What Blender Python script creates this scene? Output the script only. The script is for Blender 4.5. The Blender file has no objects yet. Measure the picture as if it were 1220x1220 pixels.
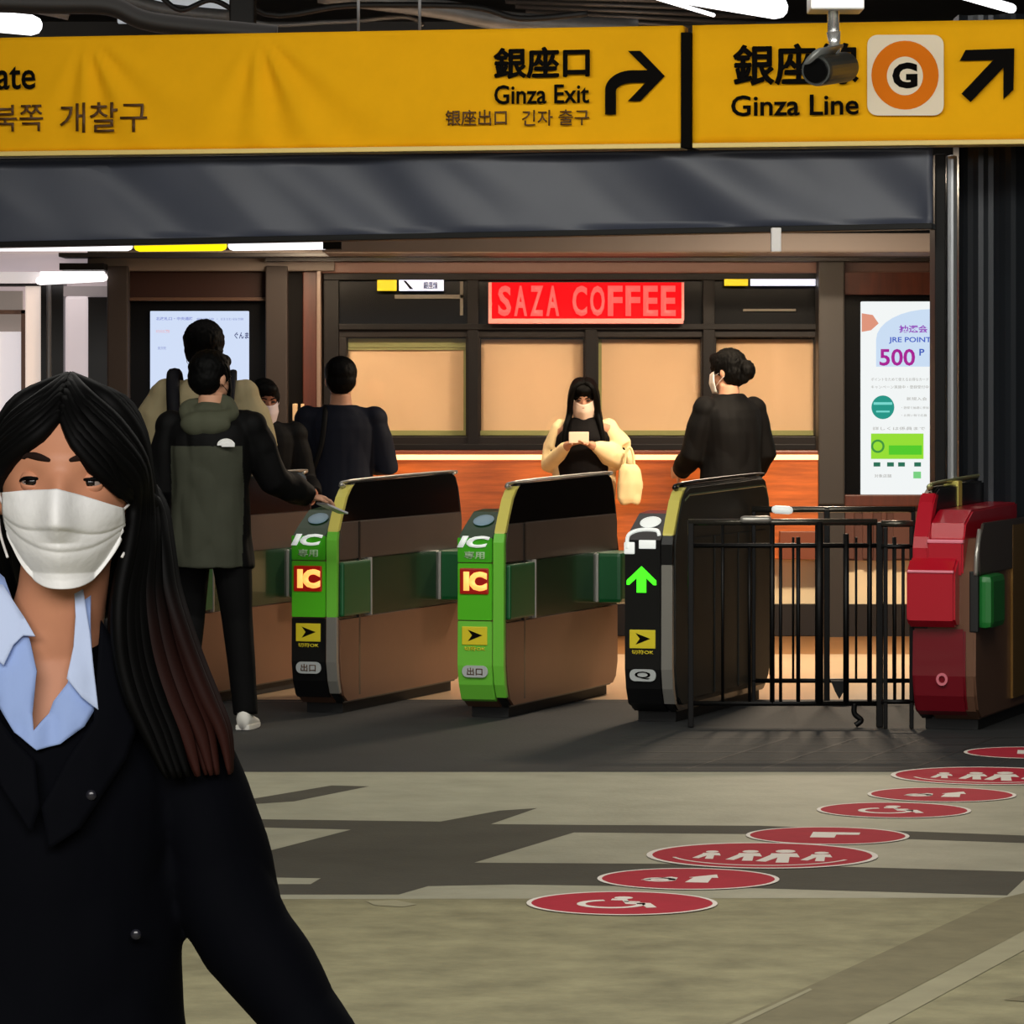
import bpy, bmesh, math, random
import numpy as np
from mathutils import Vector, Matrix, noise, Euler
R = math.radians
F = 5000.0          # focal length in pixels of the 1220 px frame
HZ = 458.0          # horizon row
CH = 1.55           # camera height
C = bpy.context.scene.collection
sc = bpy.context.scene
# ------------------------------------------------------------------ camera
cd = bpy.data.cameras.new('camera'); cam = bpy.data.objects.new('camera', cd); C.objects.link(cam)
cd.sensor_width = 36; cd.lens = 36*F/1220; cd.shift_y = -(610-HZ)/1220
cam.location = (0, 0, CH); cam.rotation_euler = (R(90), 0, 0); cd.clip_end = 200; cd.clip_start = .1
sc.camera = cam
# ------------------------------------------------------------------ world, exposure, large lights
w = bpy.data.worlds.new('world'); sc.world = w; w.use_nodes = True
w.node_tree.nodes['Background'].inputs[0].default_value = (.8, .9, 1, 1)
w.node_tree.nodes['Background'].inputs[1].default_value = .012
sc.view_settings.view_transform = 'Standard'; sc.view_settings.look = 'None'
sc.view_settings.gamma = 1; sc.view_settings.use_curve_mapping = False
sc.view_settings.exposure = 0.0
def area(name, loc, size, power, col=(1, 1, 1), rot=(0, 0, 0), spread=180):
    l = bpy.data.lights.new(name, 'AREA'); l.shape = 'RECTANGLE'; l.size = size[0]; l.size_y = size[1]
    l.energy = power; l.color = col; l.spread = R(spread)
    o = bpy.data.objects.new(name, l); C.objects.link(o); o.location = loc; o.rotation_euler = rot
    return o
# concourse ceiling lamps over the floor in front of the gates
area('concourse_lamp', (0.5, 10, 3.8), (8, 8), 290, (1, .97, .90))
# unseen lamps added, one behind the camera, to light signs, gates and the passer-by
area('hall_fill_lamp', (-1.0, -1.5, 3.4), (5, 1.5), 400, (1, .96, .92), (R(62), 0, R(8)))
area('sign_lamp', (-0.3, 15.2, 3.75), (8, .5), 160, (1, .98, .88), (R(68), 0, 0))
# warm downlights in front of the coffee stand
area('stand_lamp', (0.4, 24.9, 2.42), (3.4, .5), 330, (1, .77, .53), (R(28), 0, 0))
area('stand_floor_lamp', (1.75, 23.2, 2.7), (.5, .3), 170, (1, .80, .58))
area('gate_lamp', (0, 21.5, 3.6), (6, 2), 30, (1, .92, .85))

# ------------------------------------------------------------------ helpers
def lin(c):
    return tuple(((v/255)/12.92 if v/255 <= .04045 else ((v/255+.055)/1.055)**2.4) for v in c)
MATS = {}
def mat(name, rgb, rough=.6, metal=0, em=None, es=0, var=0, vs=20, bump=0, bs=60, spec=.5, trans=0, coat=0, wood=False, aniso=None):
    if name in MATS: return MATS[name]
    m = bpy.data.materials.new(name); m.use_nodes = True; MATS[name] = m
    nt = m.node_tree; b = nt.nodes['Principled BSDF']
    c = lin(rgb)
    b.inputs['Base Color'].default_value = (*c, 1); b.inputs['Roughness'].default_value = rough
    b.inputs['Metallic'].default_value = metal; b.inputs['Specular IOR Level'].default_value = spec
    if coat: b.inputs['Coat Weight'].default_value = coat
    if trans: b.inputs['Transmission Weight'].default_value = trans
    if em: b.inputs['Emission Color'].default_value = (*lin(em), 1); b.inputs['Emission Strength'].default_value = es
    if var or bump or wood:
        tc = nt.nodes.new('ShaderNodeTexCoord'); mp = nt.nodes.new('ShaderNodeMapping')
        nt.links.new(tc.outputs['Object'], mp.inputs[0])
        if aniso: mp.inputs['Scale'].default_value = aniso
    if var or wood:
        n = nt.nodes.new('ShaderNodeTexNoise'); n.inputs['Scale'].default_value = vs; n.inputs['Detail'].default_value = 8
        n.inputs['Roughness'].default_value = .65
        nt.links.new(mp.outputs[0], n.inputs['Vector'])
        rp = nt.nodes.new('ShaderNodeValToRGB'); rp.color_ramp.elements[0].position = .3; rp.color_ramp.elements[1].position = .7
        lo = tuple(v*(1-var) for v in c); hi = tuple(min(1, v*(1+var)) for v in c)
        rp.color_ramp.elements[0].color = (*lo, 1); rp.color_ramp.elements[1].color = (*hi, 1)
        nt.links.new(n.outputs['Fac'], rp.inputs[0]); nt.links.new(rp.outputs[0], b.inputs['Base Color'])
    if bump:
        n2 = nt.nodes.new('ShaderNodeTexNoise'); n2.inputs['Scale'].default_value = bs; n2.inputs['Detail'].default_value = 5
        bp = nt.nodes.new('ShaderNodeBump'); bp.inputs['Strength'].default_value = bump; bp.inputs['Distance'].default_value = .01
        nt.links.new(mp.outputs[0], n2.inputs['Vector']); nt.links.new(n2.outputs['Fac'], bp.inputs['Height']); nt.links.new(bp.outputs[0], b.inputs['Normal'])
    return m
def link(name, me, m, parent=None, smooth=False):
    o = bpy.data.objects.new(name, me); C.objects.link(o)
    if m is not None:
        for x in (m if isinstance(m, (list, tuple)) else [m]): me.materials.append(x)
    if parent: o.parent = parent
    if smooth: me.polygons.foreach_set('use_smooth', [True]*len(me.polygons))
    return o
def obj(name, bm, m, parent=None, smooth=False):
    bmesh.ops.recalc_face_normals(bm, faces=bm.faces)
    me = bpy.data.meshes.new(name); bm.to_mesh(me); bm.free()
    return link(name, me, m, parent, smooth)
def tag(o, label, cat, group=None):
    o['label'] = label; o['category'] = cat
    if group: o['group'] = group
    return o
def struct(o, label=None):
    o['kind'] = 'structure'
    if label: o['label'] = label
    return o
def thing(name, label, cat, loc=(0, 0, 0), rz=0, group=None):
    o = bpy.data.objects.new(name, None); C.objects.link(o); o.location = loc; o.rotation_euler = (0, 0, rz); o.empty_display_size = .1
    return tag(o, label, cat, group)
def bx(bm, x0, x1, y0, y1, z0, z1, bev=0, mi=0):
    r = bmesh.ops.create_cube(bm, size=1)
    vs = r['verts']
    for v in vs:
        v.co = Vector((x0+(v.co.x+.5)*(x1-x0), y0+(v.co.y+.5)*(y1-y0), z0+(v.co.z+.5)*(z1-z0)))
    fs = set(f for v in vs for f in v.link_faces)
    if bev:
        es = list(set(e for v in vs for e in v.link_edges))
        rr = bmesh.ops.bevel(bm, geom=es, offset=bev, segments=2, affect='EDGES', profile=.6)
        fs = [f for f in rr['faces']] + [f for f in fs if f.is_valid]
    for f in fs: f.material_index = mi
    return bm
def box(*a, **k): return bx(bmesh.new(), *a, **k)
def prism(bm, pts, axis, a, b, bev=0):
    """outline pts (p,q) extruded along axis from a to b"""
    def mk(p, q, t):
        return {'x': (t, p, q), 'y': (p, t, q), 'z': (p, q, t)}[axis]
    v0 = [bm.verts.new(mk(p, q, a)) for p, q in pts]; v1 = [bm.verts.new(mk(p, q, b)) for p, q in pts]
    n = len(pts)
    caps = [bm.faces.new(v0[::-1]), bm.faces.new(v1)]
    sides = [bm.faces.new((v0[i], v0[(i+1) % n], v1[(i+1) % n], v1[i])) for i in range(n)]
    if bev:
        es = [e for f in caps for e in f.edges]
        bmesh.ops.bevel(bm, geom=es, offset=bev, segments=2, affect='EDGES')
    else:
        bm.normal_update(); bmesh.ops.triangulate(bm, faces=caps)
    return bm
def loft(bm, secs, n=20, cap=True):
    """secs: list of (center, axis_u*ru, axis_v*rv) rings"""
    rings = []
    for c, u, v in secs:
        rings.append([bm.verts.new(c + u*math.cos(2*math.pi*k/n) + v*math.sin(2*math.pi*k/n)) for k in range(n)])
    for a, b in zip(rings[:-1], rings[1:]):
        for k in range(n): bm.faces.new((a[k], a[(k+1) % n], b[(k+1) % n], b[k]))
    if cap: bm.faces.new(rings[0][::-1]); bm.faces.new(rings[-1])
    return bm
def tube(bm, pts, rad, n=10, cap=True, rnd=False, flat=1, side=None):
    pts = [Vector(p) for p in pts]
    if not isinstance(rad, (list, tuple)): rad = [rad]*len(pts)
    rad = list(rad)
    if rnd:
        d0 = (pts[0]-pts[1]).normalized(); d1 = (pts[-1]-pts[-2]).normalized(); r0, r1 = rad[0], rad[-1]
        pts = [pts[0]+d0*r0*.95, pts[0]+d0*r0*.7] + pts + [pts[-1]+d1*r1*.7, pts[-1]+d1*r1*.95]
        rad = [r0*.3, r0*.72] + rad + [r1*.72, r1*.3]
    secs = []; pu = None
    for i, p in enumerate(pts):
        d = (pts[min(i+1, len(pts)-1)] - pts[max(i-1, 0)]).normalized()
        if side is not None: u = (Vector(side) - d*Vector(side).dot(d)).normalized()
        elif pu is None: u = d.orthogonal().normalized()
        else: u = (pu - d*pu.dot(d)).normalized()
        pu = u; v = d.cross(u)
        secs.append((p, u*rad[i], v*rad[i]*flat))
    return loft(bm, secs, n, cap)
def ball(bm, c, r, seg=20):
    m = Matrix.Translation(Vector(c)) @ Matrix.Diagonal((r[0], r[1], r[2], 1))
    return bmesh.ops.create_uvsphere(bm, u_segments=seg, v_segments=max(8, seg*2//3), radius=1, matrix=m)['verts']
def cyl(bm, p0, p1, r, n=20): return tube(bm, [p0, p1], r, n)
def smoothpath(pts, k=6):
    P = [Vector(p) for p in pts]; out = []
    for i in range(len(P)-1):
        a = P[max(i-1, 0)]; b = P[i]; c = P[i+1]; d = P[min(i+2, len(P)-1)]
        for j in range(k):
            t = j/k
            out.append(.5*((2*b) + (c-a)*t + (2*a-5*b+4*c-d)*t*t + (3*b-a-3*c+d)*t**3))
    out.append(P[-1]); return out
def remesh(name, bm, m, parent=None, vox=.007, sm=6, fold=0, fs=6, stretch=(1, 1, .35), region=None, seed=0):
    """merge closed shapes into ONE continuous smooth surface"""
    me = bpy.data.meshes.new(name+'_src'); bm.to_mesh(me); bm.free()
    t = bpy.data.objects.new('tmp', me); C.objects.link(t)
    md = t.modifiers.new('r', 'REMESH'); md.mode = 'VOXEL'; md.voxel_size = vox
    s = t.modifiers.new('s', 'SMOOTH'); s.factor = .5; s.iterations = sm
    dg = bpy.context.evaluated_depsgraph_get(); dg.update()
    out = bpy.data.meshes.new_from_object(t.evaluated_get(dg)); out.name = name
    bpy.data.objects.remove(t); bpy.data.meshes.remove(me)
    if fold:
        out.update(); nv = len(out.vertices)
        P = np.empty(nv*3, 'f'); out.vertices.foreach_get('co', P); N = np.empty(nv*3, 'f'); out.vertices.foreach_get('normal', N)
        P = P.reshape(-1, 3); N = N.reshape(-1, 3); hh = np.empty((nv, 1), 'f')
        for i in range(nv):
            q = Vector((P[i, 0]*fs*stretch[0]+seed, P[i, 1]*fs*stretch[1], P[i, 2]*fs*stretch[2]))
            hh[i] = (abs(noise.noise(q))-.25)*1.6+noise.noise(q*2.3+Vector((5, 1, 2)))*.4
        P += N*hh*fold; out.vertices.foreach_set('co', P.ravel()); out.update()
    ms = m if isinstance(m, (list, tuple)) else [m]
    out.materials.clear()
    o = link(name, out, ms, parent, True)
    if region:
        for p in out.polygons: p.material_index = region(p.center)
    return o
FONT = None
def text_mesh(s, size=1.0, bold=0.0, shear=0.0, depth=0.0, align='CENTER', xs=1.0, res=3):
    cu = bpy.data.curves.new('t', 'FONT'); cu.body = s; cu.size = size; cu.offset = bold; cu.shear = shear
    cu.extrude = depth; cu.align_x = align; cu.align_y = 'CENTER'; cu.resolution_u = res
    t = bpy.data.objects.new('t', cu); C.objects.link(t)
    dg = bpy.context.evaluated_depsgraph_get(); dg.update()
    me = bpy.data.meshes.new_from_object(t.evaluated_get(dg)); bpy.data.objects.remove(t)
    for v in me.vertices: v.co.x *= xs
    return me
def fit_text(s, x0, x1, z0, z1, y, m, parent, name='lettering', bold=0.02, shear=0, depth=.0015, frame=None, fat=0):
    """lettering stretched into the rectangle x0..x1, z0..z1 of the parent's front (facing -y)"""
    if bold > .02 and any(ord(c) > 0x2000 for c in s): bold, fat = .008, fat or .0035
    me = text_mesh(s, 1.0, bold, shear, 0)
    co = np.array([v.co[:] for v in me.vertices]); mn = co.min(0); mx = co.max(0)
    bm = bmesh.new(); bm.from_mesh(me); bpy.data.meshes.remove(me)
    for v in bm.verts:
        v.co = Vector((x0+(v.co.x-mn[0])/(mx[0]-mn[0])*(x1-x0), 0, z0+(v.co.y-mn[1])/(mx[1]-mn[1])*(z1-z0)))
    r = bmesh.ops.extrude_face_region(bm, geom=list(bm.faces))
    for v in r['geom']:
        if isinstance(v, bmesh.types.BMVert): v.co.y -= depth
    for v in bm.verts: v.co.y += y
    if fat:   # heavier strokes: the same strokes again, shifted by a hair
        src = list(bm.faces)+list(bm.edges)+list(bm.verts)
        for k, (dx, dz) in enumerate(((-1, 0), (1, 0), (0, 1), (0, -1), (.7, .7), (-.7, -.7))):
            d = bmesh.ops.duplicate(bm, geom=src)
            for v in d['geom']:
                if isinstance(v, bmesh.types.BMVert): v.co += Vector((dx*fat, -.0002*k, dz*fat))
    if frame:
        for v in bm.verts: v.co = frame(v.co)
    return obj(name, bm, m, parent)
# ================================================================== SETTING
def floor_pt(px, py, z=0):
    D = F*(CH-z)/(py-HZ); return ((px-610)/F*D, D, z)
M_beige = mat('concrete_beige', (139, 134, 104), .7, var=.3, vs=4, bump=.4, bs=30, spec=.25)
M_beige2 = mat('concrete_pale', (160, 158, 138), .6, var=.16, vs=3, bump=.2, bs=40, spec=.3)
M_grayfl = mat('asphalt_patch', (76, 74, 66), .75, spec=.2, var=.14, vs=3, bump=.2, bs=60)
M_dark = mat('dark_paving', (54, 55, 56), .75, spec=.2, var=.12, vs=2, bump=.2, bs=50)
M_cream = mat('cream_tile', (205, 175, 140), .28, var=.08, vs=1.5)
M_creamd = mat('amber_tile_reflection', (150, 105, 60), .3, var=.08, vs=2)
M_stripe = mat('pale_joint', (152, 147, 120), .7, spec=.25, var=.1, vs=6)
M_darkfl = mat('floor_darker', (120, 114, 88), .7, spec=.25, var=.2, vs=5)
M_grout = mat('paving_joint', (40, 40, 40), .7)
FM = [M_beige, M_beige2, M_grayfl, M_dark, M_cream, M_creamd, M_stripe, M_darkfl, M_grout]
bm = bmesh.new()
bx(bm, -16, 16, -6, 42, -.12, 0, 0, 0)
def patch(pts, mi, z, world=False):
    vs = [bm.verts.new(p if world else floor_pt(p[0], p[1], 0)) for p in pts]
    for v in vs: v.co.z = z
    f = bm.faces.new(vs); f.material_index = mi; f.normal_update()
    if f.normal.z < 0: f.normal_flip()
    bmesh.ops.triangulate(bm, faces=[f])
ZA, ZB, ZC = .0008, .0016, .0024
patch([(-16, 10.6, 0), (-3, 12.6, 0), (16, 12.9, 0), (16, 16.8, 0), (-16, 16.8, 0)], 1, .0004, True)
# grey asphalt repair bands
patch([(-60, 976), (290, 976), (525, 979), (595, 966), (640, 963), (585, 982), (690, 983), (905, 984), (1230, 996), (1230, 1005), (905, 994), (684, 992), (565, 1028),
       (900, 1030), (1230, 1039), (1200, 1067), (885, 1058), (610, 1054), (510, 1056), (475, 1066), (-60, 1066)], 2, ZA)
patch([(230, 962), (300, 952), (395, 936), (440, 937), (350, 955), (275, 960)], 2, ZA)
patch([(-60, 986), (295, 986), (418, 989), (310, 1017), (-60, 1030)], 1, ZB)
patch([(200, 1046), (320, 1046), (382, 1047), (370, 1054), (200, 1054)], 1, ZB)
patch([(436, 1074), (472, 1073), (497, 1078), (480, 1081), (446, 1079)], 6, ZB)
# long joints running towards the gates on the right
patch([(1007, 1222), (1225, 1107), (1225, 1130), (1056, 1222)], 6, ZB)
patch([(860, 1222), (1195, 1070), (1230, 1062), (1230, 1104), (1003, 1222)], 7, ZA)  # band slightly darker than the floor around it
patch([(868, 1222), (965, 1178), (968, 1180), (880, 1222)], 6, ZB)
patch([(1195, 1192), (1222, 1186), (1222, 1194)], 7, ZB)
# dark paving under the gates
patch([(-16, 16.78, 0), (16, 16.78, 0), (16, 20.5, 0), (-16, 20.5, 0)], 3, ZA, True)
for k in range(5):
    y = 16.95+k*.36
    patch([(.5, y, 0), (5, y, 0), (5, y+.025, 0), (.5, y+.025, 0)], 8, ZB, True)
for k in range(15):
    x = .7+k*.3
    patch([(x, 16.9, 0), (x+.014, 16.9, 0), (x+.52, 18.4, 0), (x+.506, 18.4, 0)], 8, ZB+.0003, True)
# polished tiles inside the gates
patch([(-16, 20.5, 0), (16, 20.5, 0), (16, 28, 0), (-16, 28, 0)], 4, ZA, True)
patch([(-16, 24.1, 0), (16, 24.1, 0), (16, 24.35, 0), (-16, 24.35, 0)], 5, ZB, True)
patch([(-16, 24.35, 0), (16, 24.35, 0), (16, 25.9, 0), (-16, 25.9, 0)], 5, ZB, True)  # amber band painted in for reflections on the polished tiles
patch([(-16, 20.5, 0), (16, 20.5, 0), (16, 20.62, 0), (-16, 20.62, 0)], 3, ZB, True)
struct(obj('floor', bm, FM))

M_ceil = mat('ceiling_dark', (60, 60, 62), .8, var=.2, vs=3)
M_wallw = mat('wall_plain', (120, 118, 112), .8)
struct(obj('ceiling', box(-16, 16, -6, 42, 4.35, 4.5), M_ceil))
struct(obj('wall_back', box(-16, 16, 36, 36.2, 0, 4.35), mat('wall_far', (40, 40, 42), .8)))
struct(obj('wall_left', box(-16.2, -16, -6, 42, 0, 4.35), M_wallw))
struct(obj('wall_right', box(16, 16.2, -6, 42, 0, 4.35), M_wallw))
struct(obj('wall_front', box(-16, 16, -6.2, -6, 0, 4.35), M_wallw))

# ------------------------------------------------------------------ coffee stand wall at 26 m
SD = 26.0
def sx(px, D=SD): return (px-610)/F*D
def sz(py, D=SD): return CH-(py-HZ)/F*D
def sbox(bm, px0, px1, py0, py1, yf, dep, bev=0, mi=0, D=SD):
    """box covering that part of the stand's front; yf = distance in front (-) of the wall plane"""
    return bx(bm, sx(px0, D), sx(px1, D), D+yf, D+yf+dep, sz(py1, D), sz(py0, D), bev, mi)
M_black = mat('black_metal', (12, 11, 11), .5, spec=.2)
M_frame = mat('dark_frame', (30, 26, 24), .5, spec=.25)
M_brownwall = mat('brown_panel', (52, 46, 44), .6, spec=.2, var=.06, vs=3)
M_redwood = mat('reddish_wood', (78, 32, 16), .45, var=.35, vs=3, aniso=(6, 6, .8))
M_wood = mat('counter_wood', (188, 96, 36), .38, var=.4, vs=4, aniso=(.5, 3, 7))
M_blind = mat('blind_cloth', (228, 192, 150), .7, var=.05, vs=2, bump=.15, bs=3)
M_blinde = mat('blind_edge', (150, 150, 92), .7)
M_soffit = mat('soffit', (108, 98, 92), .6, var=.05, vs=2)
M_white = mat('white_paint', (235, 230, 228), .5)
M_steel = mat('polished_steel', (190, 190, 190), .22, 1)
M_led = mat('warm_led', (255, 220, 160), .5, em=(255, 214, 150), es=1.3)
def glassmat():
    m = bpy.data.materials.new('pane_glass'); m.use_nodes = True; nt = m.node_tree; nt.nodes.clear()
    o = nt.nodes.new('ShaderNodeOutputMaterial'); mx = nt.nodes.new('ShaderNodeMixShader'); t = nt.nodes.new('ShaderNodeBsdfTransparent'); g = nt.nodes.new('ShaderNodeBsdfGlossy')
    g.inputs['Roughness'].default_value = .05; mx.inputs[0].default_value = .06
    nt.links.new(t.outputs[0], mx.inputs[1]); nt.links.new(g.outputs[0], mx.inputs[2]); nt.links.new(mx.outputs[0], o.inputs[0]); return m
M_glass = glassmat()
# solid wall of the stand behind everything
bm = bmesh.new()
sbox(bm, -1400, 2600, 280, 756, .45, .2); struct(obj('wall_stand', bm, M_frame))
# window openings: frames, glass and blinds
wins = [(411, 557), (570, 697), (711, 837), (851, 972)]
for i, (a, b) in enumerate(wins):
    bm = bmesh.new()
    for q in ((a-7, b+7, 392, 402), (a-7, b+7, 520, 530), (a-7, a+2, 402, 520), (b-2, b+7, 402, 520)): sbox(bm, *q, -.03, .1, .004)
    wf = struct(obj('window_%d' % (i+1), bm, mat('window_frame_dark', (26, 20, 17), .45, spec=.25)))
    g = obj('glass', sbox(bmesh.new(), a, b, 402, 520, .02, .008), M_glass, wf)
    # blind: a hanging cloth with gentle folds, thick roll at the top, bar at the bottom
    bm = bmesh.new(); n = 26
    x0, x1 = sx(a+3), sx(b-2); z0, z1 = sz(518), sz(404)
    gr = []
    for u in range(n+1):
        row = []
        for v in range(n+1):
            X = x0+(x1-x0)*u/n; Z = z0+(z1-z0)*v/n
            d = .012*noise.noise(Vector((X*3+Z*2+i*7, Z*1.2, i)))
            row.append(bm.verts.new((X, SD+.09+d, Z)))
        gr.append(row)
    for u in range(n):
        for v in range(n): bm.faces.new((gr[u][v], gr[u+1][v], gr[u+1][v+1], gr[u][v+1]))
    r = bmesh.ops.extrude_face_region(bm, geom=list(bm.faces))
    for v in r['geom']:
        if isinstance(v, bmesh.types.BMVert): v.co.y += .006
    lab = ['leftmost cream blind, beside the suited man, with a band along its top',
           'closed cream blind directly left of the woman with the phone',
           'closed cream blind directly right of the woman with the phone',
           'rightmost closed cream blind, behind the person in black'][i]
    bl = tag(obj('window_blind', bm, M_blind, None, True), lab, 'blind', 'cream blinds of the coffee stand')
    bm = bmesh.new()
    sbox(bm, a+2, b-1, 513, 519, .075, .03, .003)
    if i == 0: sbox(bm, a+3, b-2, 403, 414, .06, .05, .006); sbox(bm, a+3, b-2, 414, 417, .07, .03, .002)
    obj('edge_bar', bm, M_blinde, bl)
    if i in (0, 2):
        bm = bmesh.new(); sbox(bm, a+1 if i == 2 else b-5, a+6 if i == 2 else b-1, 404, 518, .072, .02, .002); obj('side_hem', bm, M_blinde, bl)
# mullions and cross rails
bm = bmesh.new()
for q in ((386, 404, 326, 541), (557, 570, 326, 541), (697, 711, 388, 541), (837, 851, 326, 541), (404, 972, 386, 393), (386, 972, 322, 334), (386, 972, 529, 536)):
    sbox(bm, *q, -.06-.0015*bm.faces.__len__()/26, .16, .004)
struct(obj('trim_1', bm, mat('mullion_dark', (20, 17, 16), .45, spec=.2)))
# transom panes: dark, with thin grey bars in front
bm = bmesh.new()
for q in ((404, 557), (570, 837), (851, 972)):
    sbox(bm, q[0], q[1], 334, 386, .0, .01)
struct(obj('window_5', bm, mat('transom_glass', (6, 6, 7), .25, spec=.15)))
bm = bmesh.new()
for q in ((470, 552, 351, 356), (548, 552, 335, 376), (885, 948, 368, 371)): sbox(bm, *q, -.02, .02, .002)
struct(obj('trim_2', bm, mat('transom_bar', (120, 112, 98), .5)))
# glowing panels built in for sign reflections in the transom glass
def mini_reflection(a, c, b, y0, y1, lab, arrow=True):
    t = thing('sign_reflection', lab, 'sign', (sx((a+b)/2), SD-.1, sz(y1)), 0, 'small sign reflections in the transom')
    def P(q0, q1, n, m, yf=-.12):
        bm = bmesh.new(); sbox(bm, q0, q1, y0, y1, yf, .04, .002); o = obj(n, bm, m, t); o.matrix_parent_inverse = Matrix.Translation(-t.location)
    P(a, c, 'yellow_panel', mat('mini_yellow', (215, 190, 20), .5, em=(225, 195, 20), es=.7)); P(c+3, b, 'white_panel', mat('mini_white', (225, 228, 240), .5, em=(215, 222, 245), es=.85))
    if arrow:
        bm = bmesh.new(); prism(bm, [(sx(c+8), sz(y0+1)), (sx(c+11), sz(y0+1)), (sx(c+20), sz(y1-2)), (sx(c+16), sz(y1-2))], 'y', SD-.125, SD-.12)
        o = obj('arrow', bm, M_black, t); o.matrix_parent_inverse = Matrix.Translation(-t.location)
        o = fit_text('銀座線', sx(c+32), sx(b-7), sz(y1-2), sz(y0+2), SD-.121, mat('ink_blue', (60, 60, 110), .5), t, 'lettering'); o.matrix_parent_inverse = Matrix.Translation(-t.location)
mini_reflection(450, 473, 529, 334, 347, 'small yellow and white glowing sign reflection left of the red neon sign')
mini_reflection(862, 890, 970, 333, 341, 'small yellow and white glowing sign reflection strip right of the red neon sign', False)
# soffit, beams above the stand
bm = bmesh.new(); sbox(bm, 392, 1106, 284, 306, -.9, .9, .01, D=25.6); struct(obj('trim_3', bm, M_soffit))
bm = bmesh.new(); sbox(bm, 80, 1106, 304, 309, -.5, .4, .005); sbox(bm, 320, 1106, 309, 313, -.35, .4, 0); struct(obj('trim_4', bm, mat('beam_edge', (34, 30, 30), .5)))
bm = bmesh.new(); sbox(bm, 380, 1106, 312, 326, -.12, .5, .01); struct(obj('trim_5', bm, mat('soffit_lip', (120, 88, 78), .5)))
bm = bmesh.new(); sbox(bm, 108, 400, 299, 324, -.2, .5, .01); struct(obj('trim_6', bm, M_soffit))
bm = bmesh.new(); sbox(bm, 919, 931, 271, 300, 0, .06, .006, D=19.27); tag(obj('ceiling_sensor', bm, M_white), 'small white box under the dark fascia, above the right end of the stand', 'sensor')
# neon sign
t = thing('neon_sign', 'glowing red neon shop sign box with pale letters above the coffee stand windows', 'sign', (sx(697), SD-.1, sz(385)))
def put(o, t): o.matrix_parent_inverse = Matrix.Translation(-t.location); return o
bm = bmesh.new(); sbox(bm, 583, 812, 337, 384, -.12, .1, .006); put(obj('sign_box', bm, mat('neon_back', (70, 2, 6), .6, spec=.1, em=(255, 8, 20), es=.95), t), t)
bm = bmesh.new(); sbox(bm, 582, 813, 380, 386, -.16, .16, .004); sbox(bm, 582, 586, 337, 382, -.14, .1); sbox(bm, 811, 814, 337, 382, -.14, .1)
put(obj('frame', bm, mat('neon_frame', (215, 150, 140), .5, em=(255, 110, 100), es=.35), t), t)
ML = mat('neon_letters', (120, 40, 36), .5, em=(255, 95, 88), es=1.0)
for s, a, b in (('SAZA', 592, 668), ('COFFEE', 680, 806)):
    w_ = (b-a)/len(s)
    for k, ch in enumerate(s):
        put(fit_text(ch, sx(a+k*w_+1.5), sx(a+(k+1)*w_-2), sz(377), sz(341), SD-.125, ML, t, 'neon_letter', .03, 0, .02), t)
# counter
bm = bmesh.new(); sbox(bm, 388, 972, 536, 541, -.25, .4, .008); struct(obj('trim_7', bm, mat('sill_brown', (110, 50, 28), .4)))
t = thing('service_counter', 'long orange wooden counter of the coffee stand with a glowing strip on top', 'counter', (sx(680), SD, 0))
bm = bmesh.new(); sbox(bm, 388, 972, 547, 664, -.25, .5, .006); put(obj('counter_front', bm, M_wood, t), t)
bm = bmesh.new(); sbox(bm, 388, 972, 541, 547, -.27, .5, .004); put(obj('light_strip', bm, M_led, t), t)
bm = bmesh.new(); sbox(bm, 388, 972, 718, 755, -.2, .5); put(obj('plinth', bm, mat('plinth_dark', (28, 24, 22), .4), t), t)
bm = bmesh.new(); sbox(bm, 388, 972, 664, 718, -.12, .5); put(obj('lower_panel', bm, mat('lower_panel', (248, 226, 185), .4), t), t)
bm = bmesh.new(); sbox(bm, 925, 971, 631, 664, -.33, .08, .004); put(obj('drawer_front', bm, mat('drawer', (120, 62, 36), .4), t), t)
# right pillar and poster wall
bm = bmesh.new(); sbox(bm, 971, 1002, 313, 600, -.3, .7, .01); sbox(bm, 971, 1002, 600, 756, -.28, .7); struct(obj('trim_8', bm, mat('pillar_grey', (46, 42, 39), .5)))
bm = bmesh.new(); sbox(bm, 1002, 1110, 326, 352, -.24, .7); sbox(bm, 1002, 1240, 588, 602, -.28, .7, .008); struct(obj('trim_9', bm, M_redwood))
bm = bmesh.new(); sbox(bm, 1002, 1240, 602, 666, -.22, .7)
for a, b in ((1003, 1014), (1024, 1036), (1046, 1052), (1060, 1095)): sbox(bm, a, b, 608, 664, -.25, .05, .004)
struct(obj('trim_10', bm, mat('lower_brown', (86, 50, 38), .5)))
bm = bmesh.new(); sbox(bm, 1002, 1240, 666, 718, -.15, .6); struct(obj('trim_11', bm, mat('lower_panel', (248, 226, 185), .4)))
bm = bmesh.new(); sbox(bm, 1002, 1240, 718, 756, -.2, .6); struct(obj('baseboard_right', bm, mat('plinth_dark', (28, 24, 22), .4)))
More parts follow.
